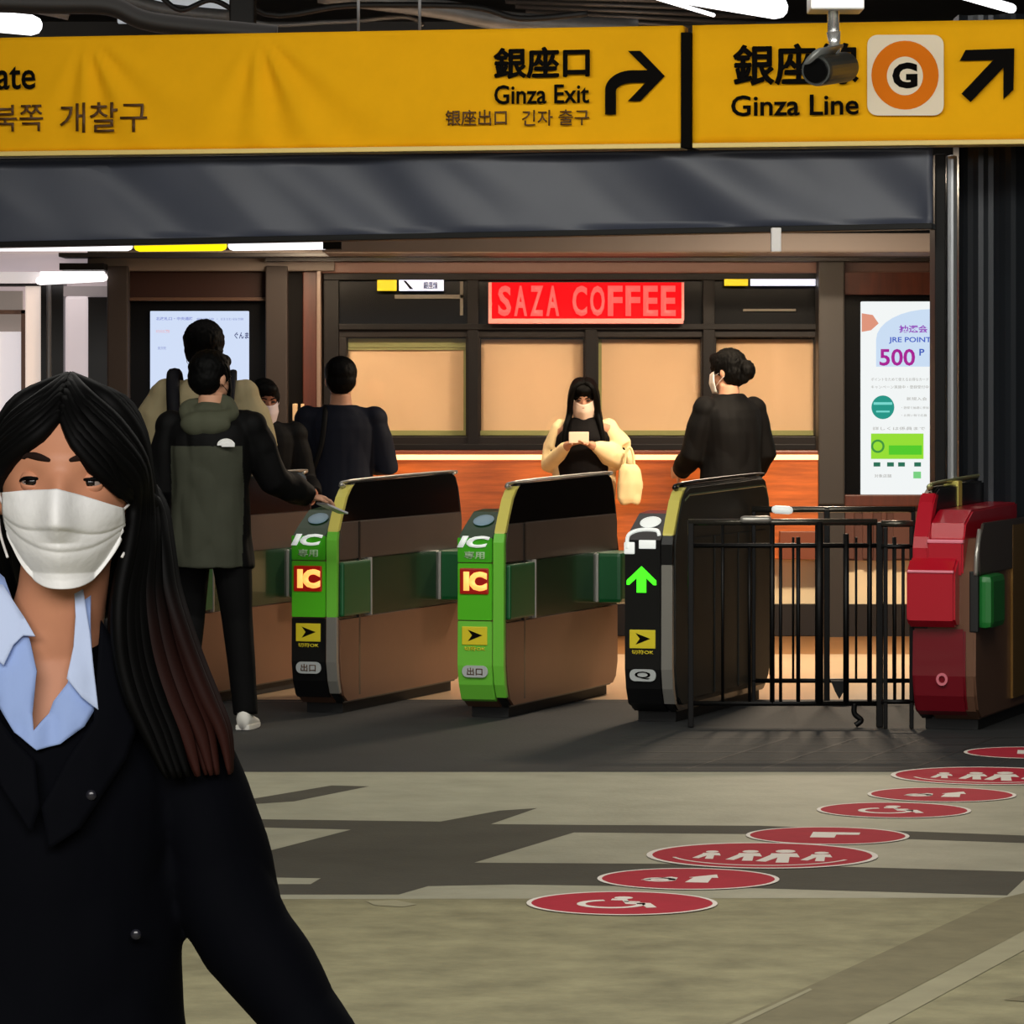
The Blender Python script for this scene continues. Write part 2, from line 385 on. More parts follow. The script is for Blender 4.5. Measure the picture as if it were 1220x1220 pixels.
# lit poster screen, right
def pst(t, name, bm, m, **k): return put(obj(name, bm, m, t), t)
t = thing('poster_screen', 'tall narrow lit advertising screen reading 500, right of the coffee stand', 'screen', (sx(1064), SD-.2, sz(596)))
bm = bmesh.new(); sbox(bm, 1000, 1112, 350, 596, -.2, .5, .006); pst(t, 'surround', bm, mat('gloss_black', (6, 6, 7), .35, spec=.1))
bm = bmesh.new(); sbox(bm, 1022, 1107, 360, 589, -.225, .03, .008); pst(t, 'display', bm, mat('screen_white', (16, 16, 16), .3, em=(246, 250, 250), es=.95, spec=.15))
def em(n, c, s=.95): return mat(n, (14, 14, 14), .5, em=c, es=s, spec=.1)
yy = SD-.227
bm = bmesh.new()
pts = [(1040, 437), (1040, 405)] + [(1106-66*math.sin(a), 437-62*math.cos(a)) if False else (1040+66*(1-math.cos(a)), 405-36*math.sin(a)) for a in [k*math.pi/16 for k in range(1, 9)]] + [(1106, 437)]
prism(bm, [(sx(a), sz(b)) for a, b in pts], 'y', yy-.001, yy); pst(t, 'pale_arch', bm, em('pale_blue', (205, 225, 248)))
bm = bmesh.new(); prism(bm, [(sx(a), sz(b)) for a, b in ((1023, 374), (1036, 376), (1043, 386), (1034, 394), (1023, 396))], 'y', yy-.002, yy-.001); pst(t, 'hand_picture', bm, em('hand_tone', (225, 150, 125)))
for s, a, b, c, d, m in (('抽選会', 1067, 1101, 397, 388, em('violet_ink', (150, 70, 190))), ('JRE POINT', 1055, 1105, 410, 402, em('blue_ink', (70, 100, 200))),
                         ('500', 1044, 1086, 436, 416, em('magenta_ink', (170, 30, 150))), ('P', 1091, 1097, 424, 416, em('blue_ink2', (60, 90, 190)))):
    put(fit_text(s, sx(a), sx(b), sz(c), sz(d), yy-.002, m, t), t)
g1 = mat('grey_ink', (14, 14, 14), .6, em=(165, 165, 160), es=.9)
for s, a, b, c, d in (('ポイントをためて使えるお得なカード', 1034, 1102, 454, 450), ('キャンペーン実施中・登録受付中', 1034, 1102, 463, 459), ('新規入会', 1076, 1100, 477, 473), ('・登録で抽選に参加', 1070, 1102, 487, 484), ('・お買い物で応募', 1070, 1100, 496, 493), ('詳しくは係員まで', 1036, 1098, 512, 508), ('対象店舗', 1038, 1058, 568, 564)):
    put(fit_text(s, sx(a), sx(b), sz(c), sz(d), yy-.001, g1, t, 'small_print', .0), t)
bm = bmesh.new()
prism(bm, [(sx(1048+13.5*math.cos(k*math.pi/14)), sz(485+14*math.sin(k*math.pi/14))) for k in range(28)], 'y', yy-.001, yy); pst(t, 'teal_disc', bm, em('teal', (20, 150, 135)))
bm = bmesh.new(); sbox(bm, 1037, 1059, 479, 482, -.229, .001); sbox(bm, 1040, 1056, 489, 491, -.229, .001); pst(t, 'disc_print', bm, em('teal_pale', (120, 220, 210)))
bm = bmesh.new(); sbox(bm, 1034, 1096, 516, 546, -.2275, .001); pst(t, 'green_banner', bm, em('lime', (150, 225, 50)))
bm = bmesh.new(); sbox(bm, 1055, 1094, 530, 541, -.2285, .001); pst(t, 'banner_bar', bm, em('green', (80, 205, 40)))
bm = bmesh.new()
for k in range(18):
    a0 = 2*math.pi*k/18; a1 = 2*math.pi*(k+1)/18
    prism(bm, [(sx(1042+r*math.cos(a)), sz(531+r*math.sin(a))) for r, a in ((8, a0), (8, a1), (5.5, a1), (5.5, a0))], 'y', yy-.0015, yy-.0012)
pst(t, 'ring_mark', bm, em('green_dark', (60, 150, 60)))
bm = bmesh.new()
for a in (1037, 1053, 1066, 1085): sbox(bm, a, a+8, 550, 555, -.228, .001)
pst(t, 'teal_labels', bm, em('teal_dark', (30, 110, 85)))
bm = bmesh.new(); sbox(bm, 1084, 1093, 561, 569, -.228, .001, ); pst(t, 'green_mark', bm, em('green_soft', (120, 210, 130)))
# left: screen bay
bm = bmesh.new(); sbox(bm, 132, 157, 318, 756, -.25, .8, .01); sbox(bm, 319, 345, 318, 756, -.25, .8, .01); struct(obj('trim_12', bm, M_brownwall))
bm = bmesh.new(); sbox(bm, 157, 319, 324, 357, -.12, .6); struct(obj('trim_13', bm, mat('dark_redwood', (44, 25, 21), .5, spec=.2)))
bm = bmesh.new(); sbox(bm, 157, 319, 355, 359, -.16, .6, .004); struct(obj('trim_14', bm, mat('brass_rail', (80, 58, 46), .35)))
bm = bmesh.new(); sbox(bm, 345, 362, 324, 756, -.1, .6); struct(obj('trim_15', bm, mat('deep_black', (10, 8, 8), .6, spec=.1)))
bm = bmesh.new(); sbox(bm, 362, 379, 324, 756, -.14, .6, .006); struct(obj('trim_16', bm, M_redwood))
bm = bmesh.new(); sbox(bm, 379, 384, 324, 756, -.2, .6, .004); struct(obj('trim_17', bm, mat('pale_post', (120, 100, 88), .4)))
bm = bmesh.new(); sbox(bm, 350, 356, 481, 501, -.16, .1, .002); sbox(bm, 360, 364, 481, 501, -.18, .1, .002)
tag(obj('door_pull', bm, mat('brass', (230, 190, 140), .3, .6)), 'small brass door pulls on the reddish post left of the suited man', 'handle')
t = thing('advertising_screen', 'bright bluish white lit screen behind the tall man in the beige coat', 'screen', (sx(240), SD-.1, 0))
bm = bmesh.new(); sbox(bm, 157, 319, 359, 756, -.1, .5); pst(t, 'surround', bm, mat('gloss_black', (6, 6, 7), .35, spec=.1))
bm = bmesh.new(); sbox(bm, 181, 298, 371, 640, -.13, .04, .006); pst(t, 'display', bm, mat('screen_blue', (16, 16, 16), .3, em=(212, 226, 252), es=.95, spec=.15))
yy = SD-.132
for s, a, b, c, d, m in (('北改札口・中央通路', 188, 232, 382, 378, em('blue_print', (140, 150, 215))), ('のりかえのご案内', 188, 204, 397, 393, em('pink_print', (235, 180, 190))), ('銀座線・日比谷線', 236, 292, 382, 379, em('blue_pale', (170, 182, 225))),
                         ('ぐんま', 281, 298, 404, 396, em('navy_print', (40, 50, 110))), ('東京駅', 190, 200, 417, 413, em('blue_pale', (170, 182, 225)))):
    put(fit_text(s, sx(a), sx(b), sz(c), sz(d), yy, m, t), t)
# left: bright shop entrance, room light put into wall, jamb and lintels as glow
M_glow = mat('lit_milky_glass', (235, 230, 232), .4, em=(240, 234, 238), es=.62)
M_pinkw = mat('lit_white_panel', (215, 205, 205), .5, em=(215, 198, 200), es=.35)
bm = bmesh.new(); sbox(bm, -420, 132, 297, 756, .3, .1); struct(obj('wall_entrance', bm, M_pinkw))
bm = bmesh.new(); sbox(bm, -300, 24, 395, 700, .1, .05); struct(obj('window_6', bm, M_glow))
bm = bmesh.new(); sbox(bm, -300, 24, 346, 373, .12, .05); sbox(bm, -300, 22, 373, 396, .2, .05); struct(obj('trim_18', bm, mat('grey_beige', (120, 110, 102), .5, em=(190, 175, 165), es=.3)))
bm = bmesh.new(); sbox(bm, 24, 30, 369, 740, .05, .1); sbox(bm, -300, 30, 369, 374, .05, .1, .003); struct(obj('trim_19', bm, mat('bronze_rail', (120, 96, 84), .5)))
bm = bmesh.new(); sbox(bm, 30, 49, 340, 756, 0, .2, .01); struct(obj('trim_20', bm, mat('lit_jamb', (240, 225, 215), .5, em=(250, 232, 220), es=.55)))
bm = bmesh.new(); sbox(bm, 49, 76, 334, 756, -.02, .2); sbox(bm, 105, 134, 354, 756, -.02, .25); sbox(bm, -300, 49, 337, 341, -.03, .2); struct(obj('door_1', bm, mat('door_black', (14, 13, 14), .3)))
bm = bmesh.new(); sbox(bm, 56, 62, 338, 756, -.05, .1, .01); struct(obj('trim_21', bm, mat('steel_grey', (120, 120, 122), .3, .5)))
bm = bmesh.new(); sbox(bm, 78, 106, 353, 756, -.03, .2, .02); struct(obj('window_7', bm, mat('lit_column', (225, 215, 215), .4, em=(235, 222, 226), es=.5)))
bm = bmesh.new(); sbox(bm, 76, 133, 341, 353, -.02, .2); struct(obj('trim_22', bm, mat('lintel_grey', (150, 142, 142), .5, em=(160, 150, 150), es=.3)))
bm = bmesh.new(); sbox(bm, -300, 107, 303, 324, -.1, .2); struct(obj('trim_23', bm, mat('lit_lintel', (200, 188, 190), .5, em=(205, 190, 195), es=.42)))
bm = bmesh.new(); sbox(bm, 80, 132, 316, 324, -.45, .3); struct(obj('trim_24', bm, M_black))
bm = bmesh.new(); tube(bm, [(sx(54), SD-.3, sz(336)), (sx(129), SD-.3, sz(332))], .026, 14, rnd=True); bx(bm, sx(54), sx(129), SD-.29, SD-.2, sz(330), sz(325))
tag(obj('tube_light', bm, mat('tube_white', (255, 250, 250), .4, em=(255, 250, 250), es=1.5)), 'short white tube light over the bright entrance at the far left', 'light')
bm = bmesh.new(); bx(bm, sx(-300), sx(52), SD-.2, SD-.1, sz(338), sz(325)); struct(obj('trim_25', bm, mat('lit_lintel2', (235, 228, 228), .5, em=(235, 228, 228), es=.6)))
# long lit strip of three segments
SL = 21.2
for a, b, cc, lab in ((-260, 158, (255, 252, 255), 'white segment of the light strip running out of the picture at left'), (160, 270, (255, 222, 10), 'yellow glowing segment of the light strip, between the two white ones'), (272, 393, (255, 252, 255), 'white glowing segment at the right end of the light strip, above the wooden bay')):
    bm = bmesh.new()
    za = sz(293.5, SL); zb = sz(290, SL)
    tube(bm, [(sx(a, SL)+.025, SL, sz(293.5 if a < 272 else 292.5, SL)), (sx(b, SL)-.025, SL, sz(292.7 if b < 272 else 291, SL))], .027, 14, rnd=True)
    t = tag(obj('strip_light', bm, em('strip_yellow' if cc[1] == 222 else 'strip_white', cc, 1.5)), lab, 'light', 'segments of the long light strip')
    bm = bmesh.new(); bx(bm, sx(a, SL)+.003, sx(b, SL)-.003, SL+.02, SL+.12, sz(299, SL)+.012, sz(284, SL)+.06); obj('housing', bm, M_black, t)
bm = bmesh.new(); bx(bm, sx(385, SL), sx(407, SL), SL-.03, SL+.1, sz(297, SL), sz(284, SL)); struct(obj('trim_26', bm, M_black))
# ================================================================== OVERHEAD SIGNS (turned 12 degrees)
SA = R(12); SY = 19.6
def st(px): q = (px-610)/F; return q*SY/(math.cos(SA)+q*math.sin(SA))
def sgz(px, py): 
    Y = SY-st(px)*math.sin(SA); return CH-(py-HZ)/F*Y
SM = Matrix.Translation((0, SY, 0)) @ Matrix.Rotation(-SA, 4, 'Z')
ZB_, ZT_ = sgz(610, 178), sgz(610, 34)
M_yel = mat('yellow_banner', (242, 176, 12), .85, spec=.15, var=.05, vs=3)
M_ink = mat('black_ink', (10, 8, 7), .9, spec=.1)
M_ink2 = mat('brown_ink', (85, 52, 12), .6)
def wrinkle(x, z, big=1):
    # soft folds fanning out from fixing points of the cloth
    d = 0
    for cx, cz, rng in ((st(305), ZT_, 1.0), (st(100), ZT_, .7), (st(-200), ZT_, .8)):
        a = math.atan2(x-cx, cz-z+.03); r = math.hypot(x-cx, cz-z)
        d += .034*math.cos(a*13)*math.exp(-(a-.3)**2/.5)*min(r*5, 1)*math.exp(-r/rng/.6)
    return d*big + .012*noise.noise(Vector((x*1.8+z*2, z*2, 3)))*noise.noise(Vector((x*.7, 0, 9)))*3 + .003*noise.noise(Vector((x*4, z*5, 3)))
def banner(x0, x1, z0, z1, y, thick, wf, nx=120, nz=24, tz=None):
    bm = bmesh.new(); g = []
    for i in range(nx+1):
        row = []
        for j in range(nz+1):
            x = x0+(x1-x0)*i/nx; z = z0+(z1-z0)*j/nz
            e = min(i, nx-i, 2)/2*min(j, nz-j, 2)/2
            row.append(bm.verts.new((x, y-wf(x, z)*e, z)))
        g.append(row)
    for i in range(nx):
        for j in range(nz): bm.faces.new((g[i][j], g[i+1][j], g[i+1][j+1], g[i][j+1]))
    r = bmesh.ops.extrude_face_region(bm, geom=list(bm.faces))
    for v in r['geom']:
        if isinstance(v, bmesh.types.BMVert): v.co.y = y+thick
    if tz:
        for v in bm.verts: v.co.z = tz(v.co.x, (v.co.z-z0)/(z1-z0))
    return bm
def sgt(name, label, px):
    t = thing(name, label, 'sign', SM @ Vector((st(px), 0, ZB_)), -SA)
    t.matrix_world = SM @ Matrix.Translation((st(px), 0, ZB_)); return t
def sput(o, t): o.matrix_parent_inverse = (Matrix.Translation((-t['ox'], 0, -ZB_))); return o
def sign(name, label, pa, pb):
    t = thing(name, label, 'sign'); ox = st((pa+pb)/2); t.location = SM @ Vector((ox, 0, ZB_)); t.rotation_euler = (0, 0, -SA); t['ox'] = ox; return t
s1 = sign('direction_sign', 'long yellow overhead banner reading Ginza Exit with a bent arrow', -700, 812)
s2 = sign('direction_sign', 'yellow overhead banner reading Ginza Line with an orange ring G emblem', 826, 1500)
sput(obj('banner', banner(st(-700), st(813), ZB_+.02, ZT_, 0, .16, wrinkle, 260, 24), M_yel, s1, True), s1)
sput(obj('banner', banner(st(825), st(1500), ZB_+.02, ZT_, 0, .16, lambda x, z: wrinkle(x, z, .3), 60, 16), M_yel, s2, True), s2)
M_pale = mat('pale_edge', (235, 205, 120), .4)
sput(obj('bottom_rail', box(st(-700), st(812), -.03, .17, ZB_-.005, ZB_+.018, .004), M_pale, s1), s1)
sput(obj('bottom_rail', box(st(826), st(1500), -.03, .17, ZB_-.005, ZB_+.018, .004), M_pale, s2), s2)
sput(obj('divider', box(st(812), st(824), -.02, .16, sgz(815, 176), sgz(815, 39), .002), M_ink, s1), s1)
def stx(s, t, px0, px1, py1, py0, m=M_ink, bold=.03, n='lettering', shear=0):
    pc = (px0+px1)/2
    return sput(fit_text(s, st(px0), st(px1), sgz(pc, py1), sgz(pc, py0), -.022, m, t, n, bold, shear), t)
stx('銀座口', s1, 590, 703, 93, 57, M_ink, .035)
stx('Ginza Exit', s1, 590, 703, 124, 101, M_ink, .015)
stx('银座出口', s1, 532, 605, 150, 131, M_ink2, .012)
stx('긴자 출구', s1, 623, 703, 150, 131, M_ink2, .008)
stx('North Gate', s1, -138, 44, 108, 74, M_ink, .012)
stx('북쪽', s1, -6, 53, 157, 125, M_ink2, .004)
stx('개찰구', s1, 73, 177, 158, 122, M_ink2, .004)
stx('銀座線', s2, 875, 1023, 101, 53, M_ink, .035)
stx('Ginza Line', s2, 872, 1024, 138, 113, M_ink, .015)
def sprism(t, name, pts, m, y=-.022, d=.002):
    bm = bmesh.new(); prism(bm, [(st(a), sgz(a, b)) for a, b in pts], 'y', y-d, y); return sput(obj(name, bm, m, t), t)
# bent arrow
arc = [(734+23-23*math.cos(a)-0, 107-21*math.sin(a)) for a in [k*math.pi/20 for k in range(11)]]
outer = [(722, 137), (722, 107)] + [(757-35*math.cos(a), 107-24*math.sin(a)) for a in [k*math.pi/20 for k in range(1, 10)]]
outer = [(722, 137), (722, 108)] + [(722+33*(1-math.cos(a)), 108-24*math.sin(a)) for a in [k*math.pi/20 for k in range(1, 11)]] + [(772, 84), (749, 61), (764, 61), (793, 91), (764, 121), (749, 121), (770, 99)]
inner = [(755-20*math.sin(a), 99+10*(1-math.cos(a))) for a in [k*math.pi/20 for k in range(0, 11)]] + [(735, 137)]
sprism(s1, 'bent_arrow', outer+inner, M_ink)
sprism(s2, 'diagonal_arrow', [(1151, 60), (1209, 58), (1208, 107), (1196, 119), (1196, 81), (1157, 122), (1146, 112), (1184, 72), (1144, 73)], M_ink)
def rrect(x0, x1, y0, y1, r, n=6):
    out = []
    for cx, cy, a0 in ((x1-r, y1-r, 0), (x0+r, y1-r, 90), (x0+r, y0+r, 180), (x1-r, y0+r, 270)):
        for k in range(n+1): a = R(a0+90*k/n); out.append((cx+r*math.cos(a), cy+r*math.sin(a)))
    return out
def circ(cx, cy, rx, ry=None, n=40): ry = ry or rx; return [(cx+rx*math.cos(2*math.pi*k/n), cy+ry*math.sin(2*math.pi*k/n)) for k in range(n)]
sprism(s2, 'emblem_tile', rrect(1034, 1125, 42, 138, 12), mat('emblem_cream', (232, 216, 190), .5), -.02, .004)
sprism(s2, 'emblem_ring', circ(1079, 90, 40, 41), mat('emblem_orange', (226, 118, 14), .8, spec=.15), -.024, .003)
sprism(s2, 'emblem_core', circ(1079, 91, 21.5, 23), mat('emblem_cream', (232, 216, 190), .5), -.027, .002)
sput(fit_text('G', st(1064), st(1094), sgz(1079, 106), sgz(1079, 75), -.0295, M_ink, s2, 'lettering', .05), s2)
# dark fabric fascia under the signs
M_fab = mat('grey_tarpaulin', (64, 68, 82), .45, var=.08, vs=3)
def fwr(x, z):
    return .07*noise.noise(Vector((x*1.1+z*1.6, z*.9, 1))) + .025*noise.noise(Vector((x*3.2+z*3.5, z*1.5, 8))) + .04*math.sin((x*1.3+z*2.2)*3)*noise.noise(Vector((x*.5, z*.5, 4)))
# slightly taller at the left, as the lower edge climbs to the right
zb = sgz(610, 277)
def tz(x, f):
    lo = zb+(x-st(610))*.012; return lo+(ZB_-.012-lo)*f
t = thing('dark_curtain', 'wide slate grey fabric fascia with creases hanging below the yellow signs', 'curtain')
t['ox'] = 0.0; t.location = SM @ Vector((0, 0, ZB_)); t.rotation_euler = (0, 0, -SA)
sput(obj('fabric', banner(st(-700), st(1107), zb, ZB_-.012, .12, .05, fwr, 260, 24, tz), M_fab, t, True), t)
bm = box(st(-700), st(1109), .06, .2, zb-.02, zb+.008, .004)
for v in bm.verts: v.co.z += (v.co.x-st(610))*.012
sput(obj('hem_rail', bm, M_black, t), t)
# post, bright steel edge, dark corrugated panel at the right
bm = bmesh.new(); bx(bm, sx(1114, 19.5), sx(1127, 19.5), 19.5, 19.75, 0, 2.62, .006); struct(obj('trim_27', bm, M_black))
bm = bmesh.new(); bx(bm, sx(1128, 19.55), sx(1141, 19.55), 19.55, 19.8, 0, 2.62, .02)
struct(obj('trim_28', bm, mat('brushed_edge', (175, 178, 182), .3, .85)))
bm = bmesh.new()
pp = []
for k in range(61):
    px = 1141+k*6; pp.append((sx(px, 19.9), 19.85+.05*math.sin(k*.42)+.02*math.sin(k*1.1)))
prism(bm, pp+[(pp[-1][0], 20.1), (pp[0][0], 20.1)], 'z', 0, 3.3)
struct(obj('wall_panel', bm, mat('slate_panel', (40, 44, 50), .4, .3)))
# ------------------------------------------------------------------ things above the signs
def ctube(name, lab, cat, pts, rad, m, group=None, D=None, n=12, k=6):
    P = [((px-610)/F*D_, D_, CH-(py-HZ)/F*D_) for px, py, D_ in pts]
    bm = bmesh.new(); tube(bm, smoothpath(P, k) if len(P) > 2 else P, rad, n, rnd='lamp' in name); return tag(obj(name, bm, m, None, True), lab, cat, group)
M_tube = mat('lamp_tube', (255, 255, 255), .4, em=(250, 252, 255), es=2.2)
M_duct = mat('grey_duct', (120, 122, 124), .5, .2, var=.2, vs=6)
M_blk = mat('black_rubber', (14, 14, 15), .6)
M_pipe = mat('pipe_white', (225, 228, 230), .4)
ctube('fluorescent_lamp', 'bright white fluorescent lamp above the left end of the yellow sign', 'lamp', [(-160, 12, 22), (38, 30, 22)], .055, M_tube)
ctube('fluorescent_lamp', 'large bright white tube lamp above the black divider of the sign', 'lamp', [(690, -30, 23), (925, 9, 23)], .065, M_tube)
ctube('fluorescent_lamp', 'thin white lamp at the top right, above the diagonal arrow', 'lamp', [(1120, -14, 25), (1205, 10, 25)], .03, M_tube)
ctube('fluorescent_lamp', 'thin white slanting lamp just left of the large tube lamp', 'lamp', [(770, -6, 25), (850, 18, 25)], .012, M_tube)
ctube('ceiling_duct', 'grey curved duct above the middle of the long yellow sign', 'duct', [(380, -8, 25), (520, 10, 25), (610, 26, 25), (760, 34, 25)], .06, M_duct)
ctube('ceiling_duct', 'pale grey duct above the yellow sign, between the leftmost lamp and dark post', 'duct', [(140, -4, 27), (200, 12, 27), (275, 20, 27)], .045, M_duct)
ctube('ceiling_duct', 'grey flat trunking beside the leftmost lamp', 'duct', [(-20, -4, 24), (82, 17, 24)], .035, M_duct)
ctube('hanging_cable', 'thick black cable sagging from upper left over the yellow sign', 'cable', [(-60, 2, 21), (60, 5, 21), (130, 7, 21), (180, 26, 21), (290, 38, 21), (330, 42, 21)], .05, M_blk)
ctube('hanging_cable', 'black cable curving below the grey middle duct', 'cable', [(255, -139, 23.5), (300, 8, 23.5), (420, 6, 23.5), (560, 8, 23.5), (620, 22, 23.5), (700, 16, 23.5)], .018, M_blk)
ctube('hanging_cable', 'black cable looping across the pale duct at the left', 'cable', [(190, -6, 24), (215, 12, 24), (250, 0, 24), (275, 10, 24)], .016, M_blk)
ctube('hanging_cable', 'grey cable running low above the sign, left of the curved duct', 'cable', [(270, -82, 26), (290, 20, 26), (400, 26, 26), (480, 20, 26), (505, 30, 26)], .014, M_duct)
for k in range(5):
    ctube('ceiling_pipe', ['topmost', 'second', 'third', 'fourth', 'lowest'][k]+' of the thin grey pipes running to the black divider of the sign', 'pipe', [(590+k*12, -4+k*6, 26.5), (900, 4+k*8, 26.5)], .016, mat('pipe_grey', (92, 88, 86), .4, .5), 'thin grey pipes over the signs')
bm = bmesh.new(); bx(bm, sx(273, 23), sx(303, 23), 23, 23.2, sz(42, 23), 4.35, .01); struct(obj('trim_29', bm, M_black))
for px in (427, 500): ctube('hanger_rod', 'thin grey hanger rod above the yellow sign, %s of the pair' % ('left' if px == 427 else 'right'), 'rod', [(px, -20, 22), (px, 37, 22)], .008, M_duct)
bm = bmesh.new(); bx(bm, -16, 16, 32.4, 32.7, 3.98, 4.35); struct(obj('trim_30', bm, mat('ceiling_beam', (70, 70, 72), .7)))
# sheets of pale ceiling between the cables, their lit look put in as glow
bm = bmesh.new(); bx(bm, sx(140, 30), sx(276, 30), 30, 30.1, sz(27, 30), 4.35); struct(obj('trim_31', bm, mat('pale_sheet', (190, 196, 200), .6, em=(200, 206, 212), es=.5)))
# security camera
t = thing('security_camera', 'dark bullet security camera on a white bracket hanging before the Ginza Line sign', 'camera', (sx(992, 18), 18, sz(82, 18)))
def cw(px, py, D=18): return Vector((sx(px, D), D, sz(py, D)))
bm = bmesh.new(); a = cw(972, 84, 17.9); b = cw(1006, 80, 18.25); tube(bm, [a, a+(b-a)*.06, b, b+(b-a)*.08], [.064, .068, .066, .05], 28, rnd=False); put(obj('housing', bm, mat('camera_body', (48, 50, 48), .35), t, False), t)
bm = bmesh.new(); d = (b-a).normalized(); tube(bm, [a-d*.012, a+d*.02], [.052, .06], 28); put(obj('lens', bm, mat('lens_black', (4, 4, 5), .15), t), t)
bm = bmesh.new(); tube(bm, [a+Vector((0, 0, .062))-d*.05, a+Vector((0, 0, .066))+d*.25], [.05, .055], 20, flat=.25); put(obj('sunshield', bm, mat('camera_grey', (120, 122, 120), .4, .4), t, True), t)
bm = bmesh.new(); tube(bm, [cw(992, -60, 18.1), cw(993, 40, 18.1)], .026, 16); tube(bm, [cw(993, 38, 18.1), cw(995, 62, 18.1)], [.03, .022], 16); ball(bm, cw(994, 58, 18.1), (.03, .03, .03)); put(obj('arm', bm, mat('bracket_chrome', (225, 225, 225), .25, .8), t, True), t)
bm = bmesh.new(); bx(bm, sx(966, 18), sx(1030, 18), 18.0, 18.25, sz(11, 18), sz(-8, 18), .008); put(obj('mount_plate', bm, mat('plate_white', (215, 215, 215), .35, .3), t), t)
bm = bmesh.new(); bx(bm, sx(940, 17.9), sx(1060, 17.9), 18.05, 18.2, sz(-60, 17.9), sz(-46, 17.9)); bx(bm, sx(985, 17.9), sx(1000, 17.9), 18.05, 18.2, sz(-46, 17.9), 4.35); put(obj('ceiling_rail', bm, M_duct, t), t)

# ================================================================== TICKET GATES
GA = R(18.5)
M_gr = mat('gate_green', (68, 178, 26), .35, coat=.3); M_grb = mat('gate_green_light', (118, 208, 66), .35, coat=.3)
M_blkp = mat('gate_black', (14, 14, 15), .3, coat=.2); M_glb = mat('gate_glass_black', (7, 7, 8), .12)
M_brn = mat('gate_steel_warm_reflection', (128, 92, 72), .35, .35, var=.1, vs=2); M_brd = mat('gate_steel_dark', (94, 82, 76), .35, .4, var=.1, vs=2)  # brown put into the steel colours for the warm floor they reflect
M_grn_glass = mat('gate_glass_green', (38, 62, 40), .2, coat=.3); M_flap = mat('flap_green', (6, 92, 44), .4); M_flapd = mat('flap_green_dark', (4, 56, 34), .4)
M_yrim = mat('gate_rim_yellow', (226, 214, 110), .35); M_wh = mat('gate_white', (240, 243, 240), .4, em=(235, 240, 235), es=.45); M_redd = mat('gate_red', (188, 14, 40), .35, coat=.4)
M_redk = mat('gate_red_deep', (118, 8, 26), .35, coat=.4)
M_silv = mat('gate_silver', (175, 172, 165), .3, .6)
M_stky = mat('sticker_yellow', (235, 215, 40), .5); M_stg = mat('sticker_grey', (185, 190, 190), .5)
M_icb = mat('ic_back', (120, 10, 4), .4, em=(150, 12, 2), es=.5); M_icl = mat('ic_letters', (255, 190, 110), .4, em=(255, 165, 80), es=1.5)
M_garr = mat('arrow_green', (60, 255, 30), .4, em=(70, 255, 30), es=1.2)
# side outline of the tall fin: (y, z)
def finprof(L, z0=.05, front=0):
    p = [(.12, z0), (.05, .09), (.015, .16), (0, .25), (0, .82), (.02, .87), (.06, .93), (.12, 1.02), (.17, 1.06), (.25, 1.085)]
    p += [(L-.14, 1.10), (L-.09, 1.085), (L-.05, 1.03), (L-.01, .9), (L, .86), (L, .16), (L-.03, .09), (L-.1, z0)]
    return p
def clip(poly, lo, hi):
    """keep the part of a (y,z) outline between two heights"""
    def cut(P, f, val):
        out = []
        for i in range(len(P)):
            a, b = P[i], P[(i+1) % len(P)]; ia, ib = f(a[1]), f(b[1])
            if ia: out.append(a)
            if ia != ib: s = (val-a[1])/(b[1]-a[1]); out.append((a[0]+(b[0]-a[0])*s, val))
        return out
    P = cut(poly, lambda z: z >= lo, lo); return cut(P, lambda z: z <= hi, hi)
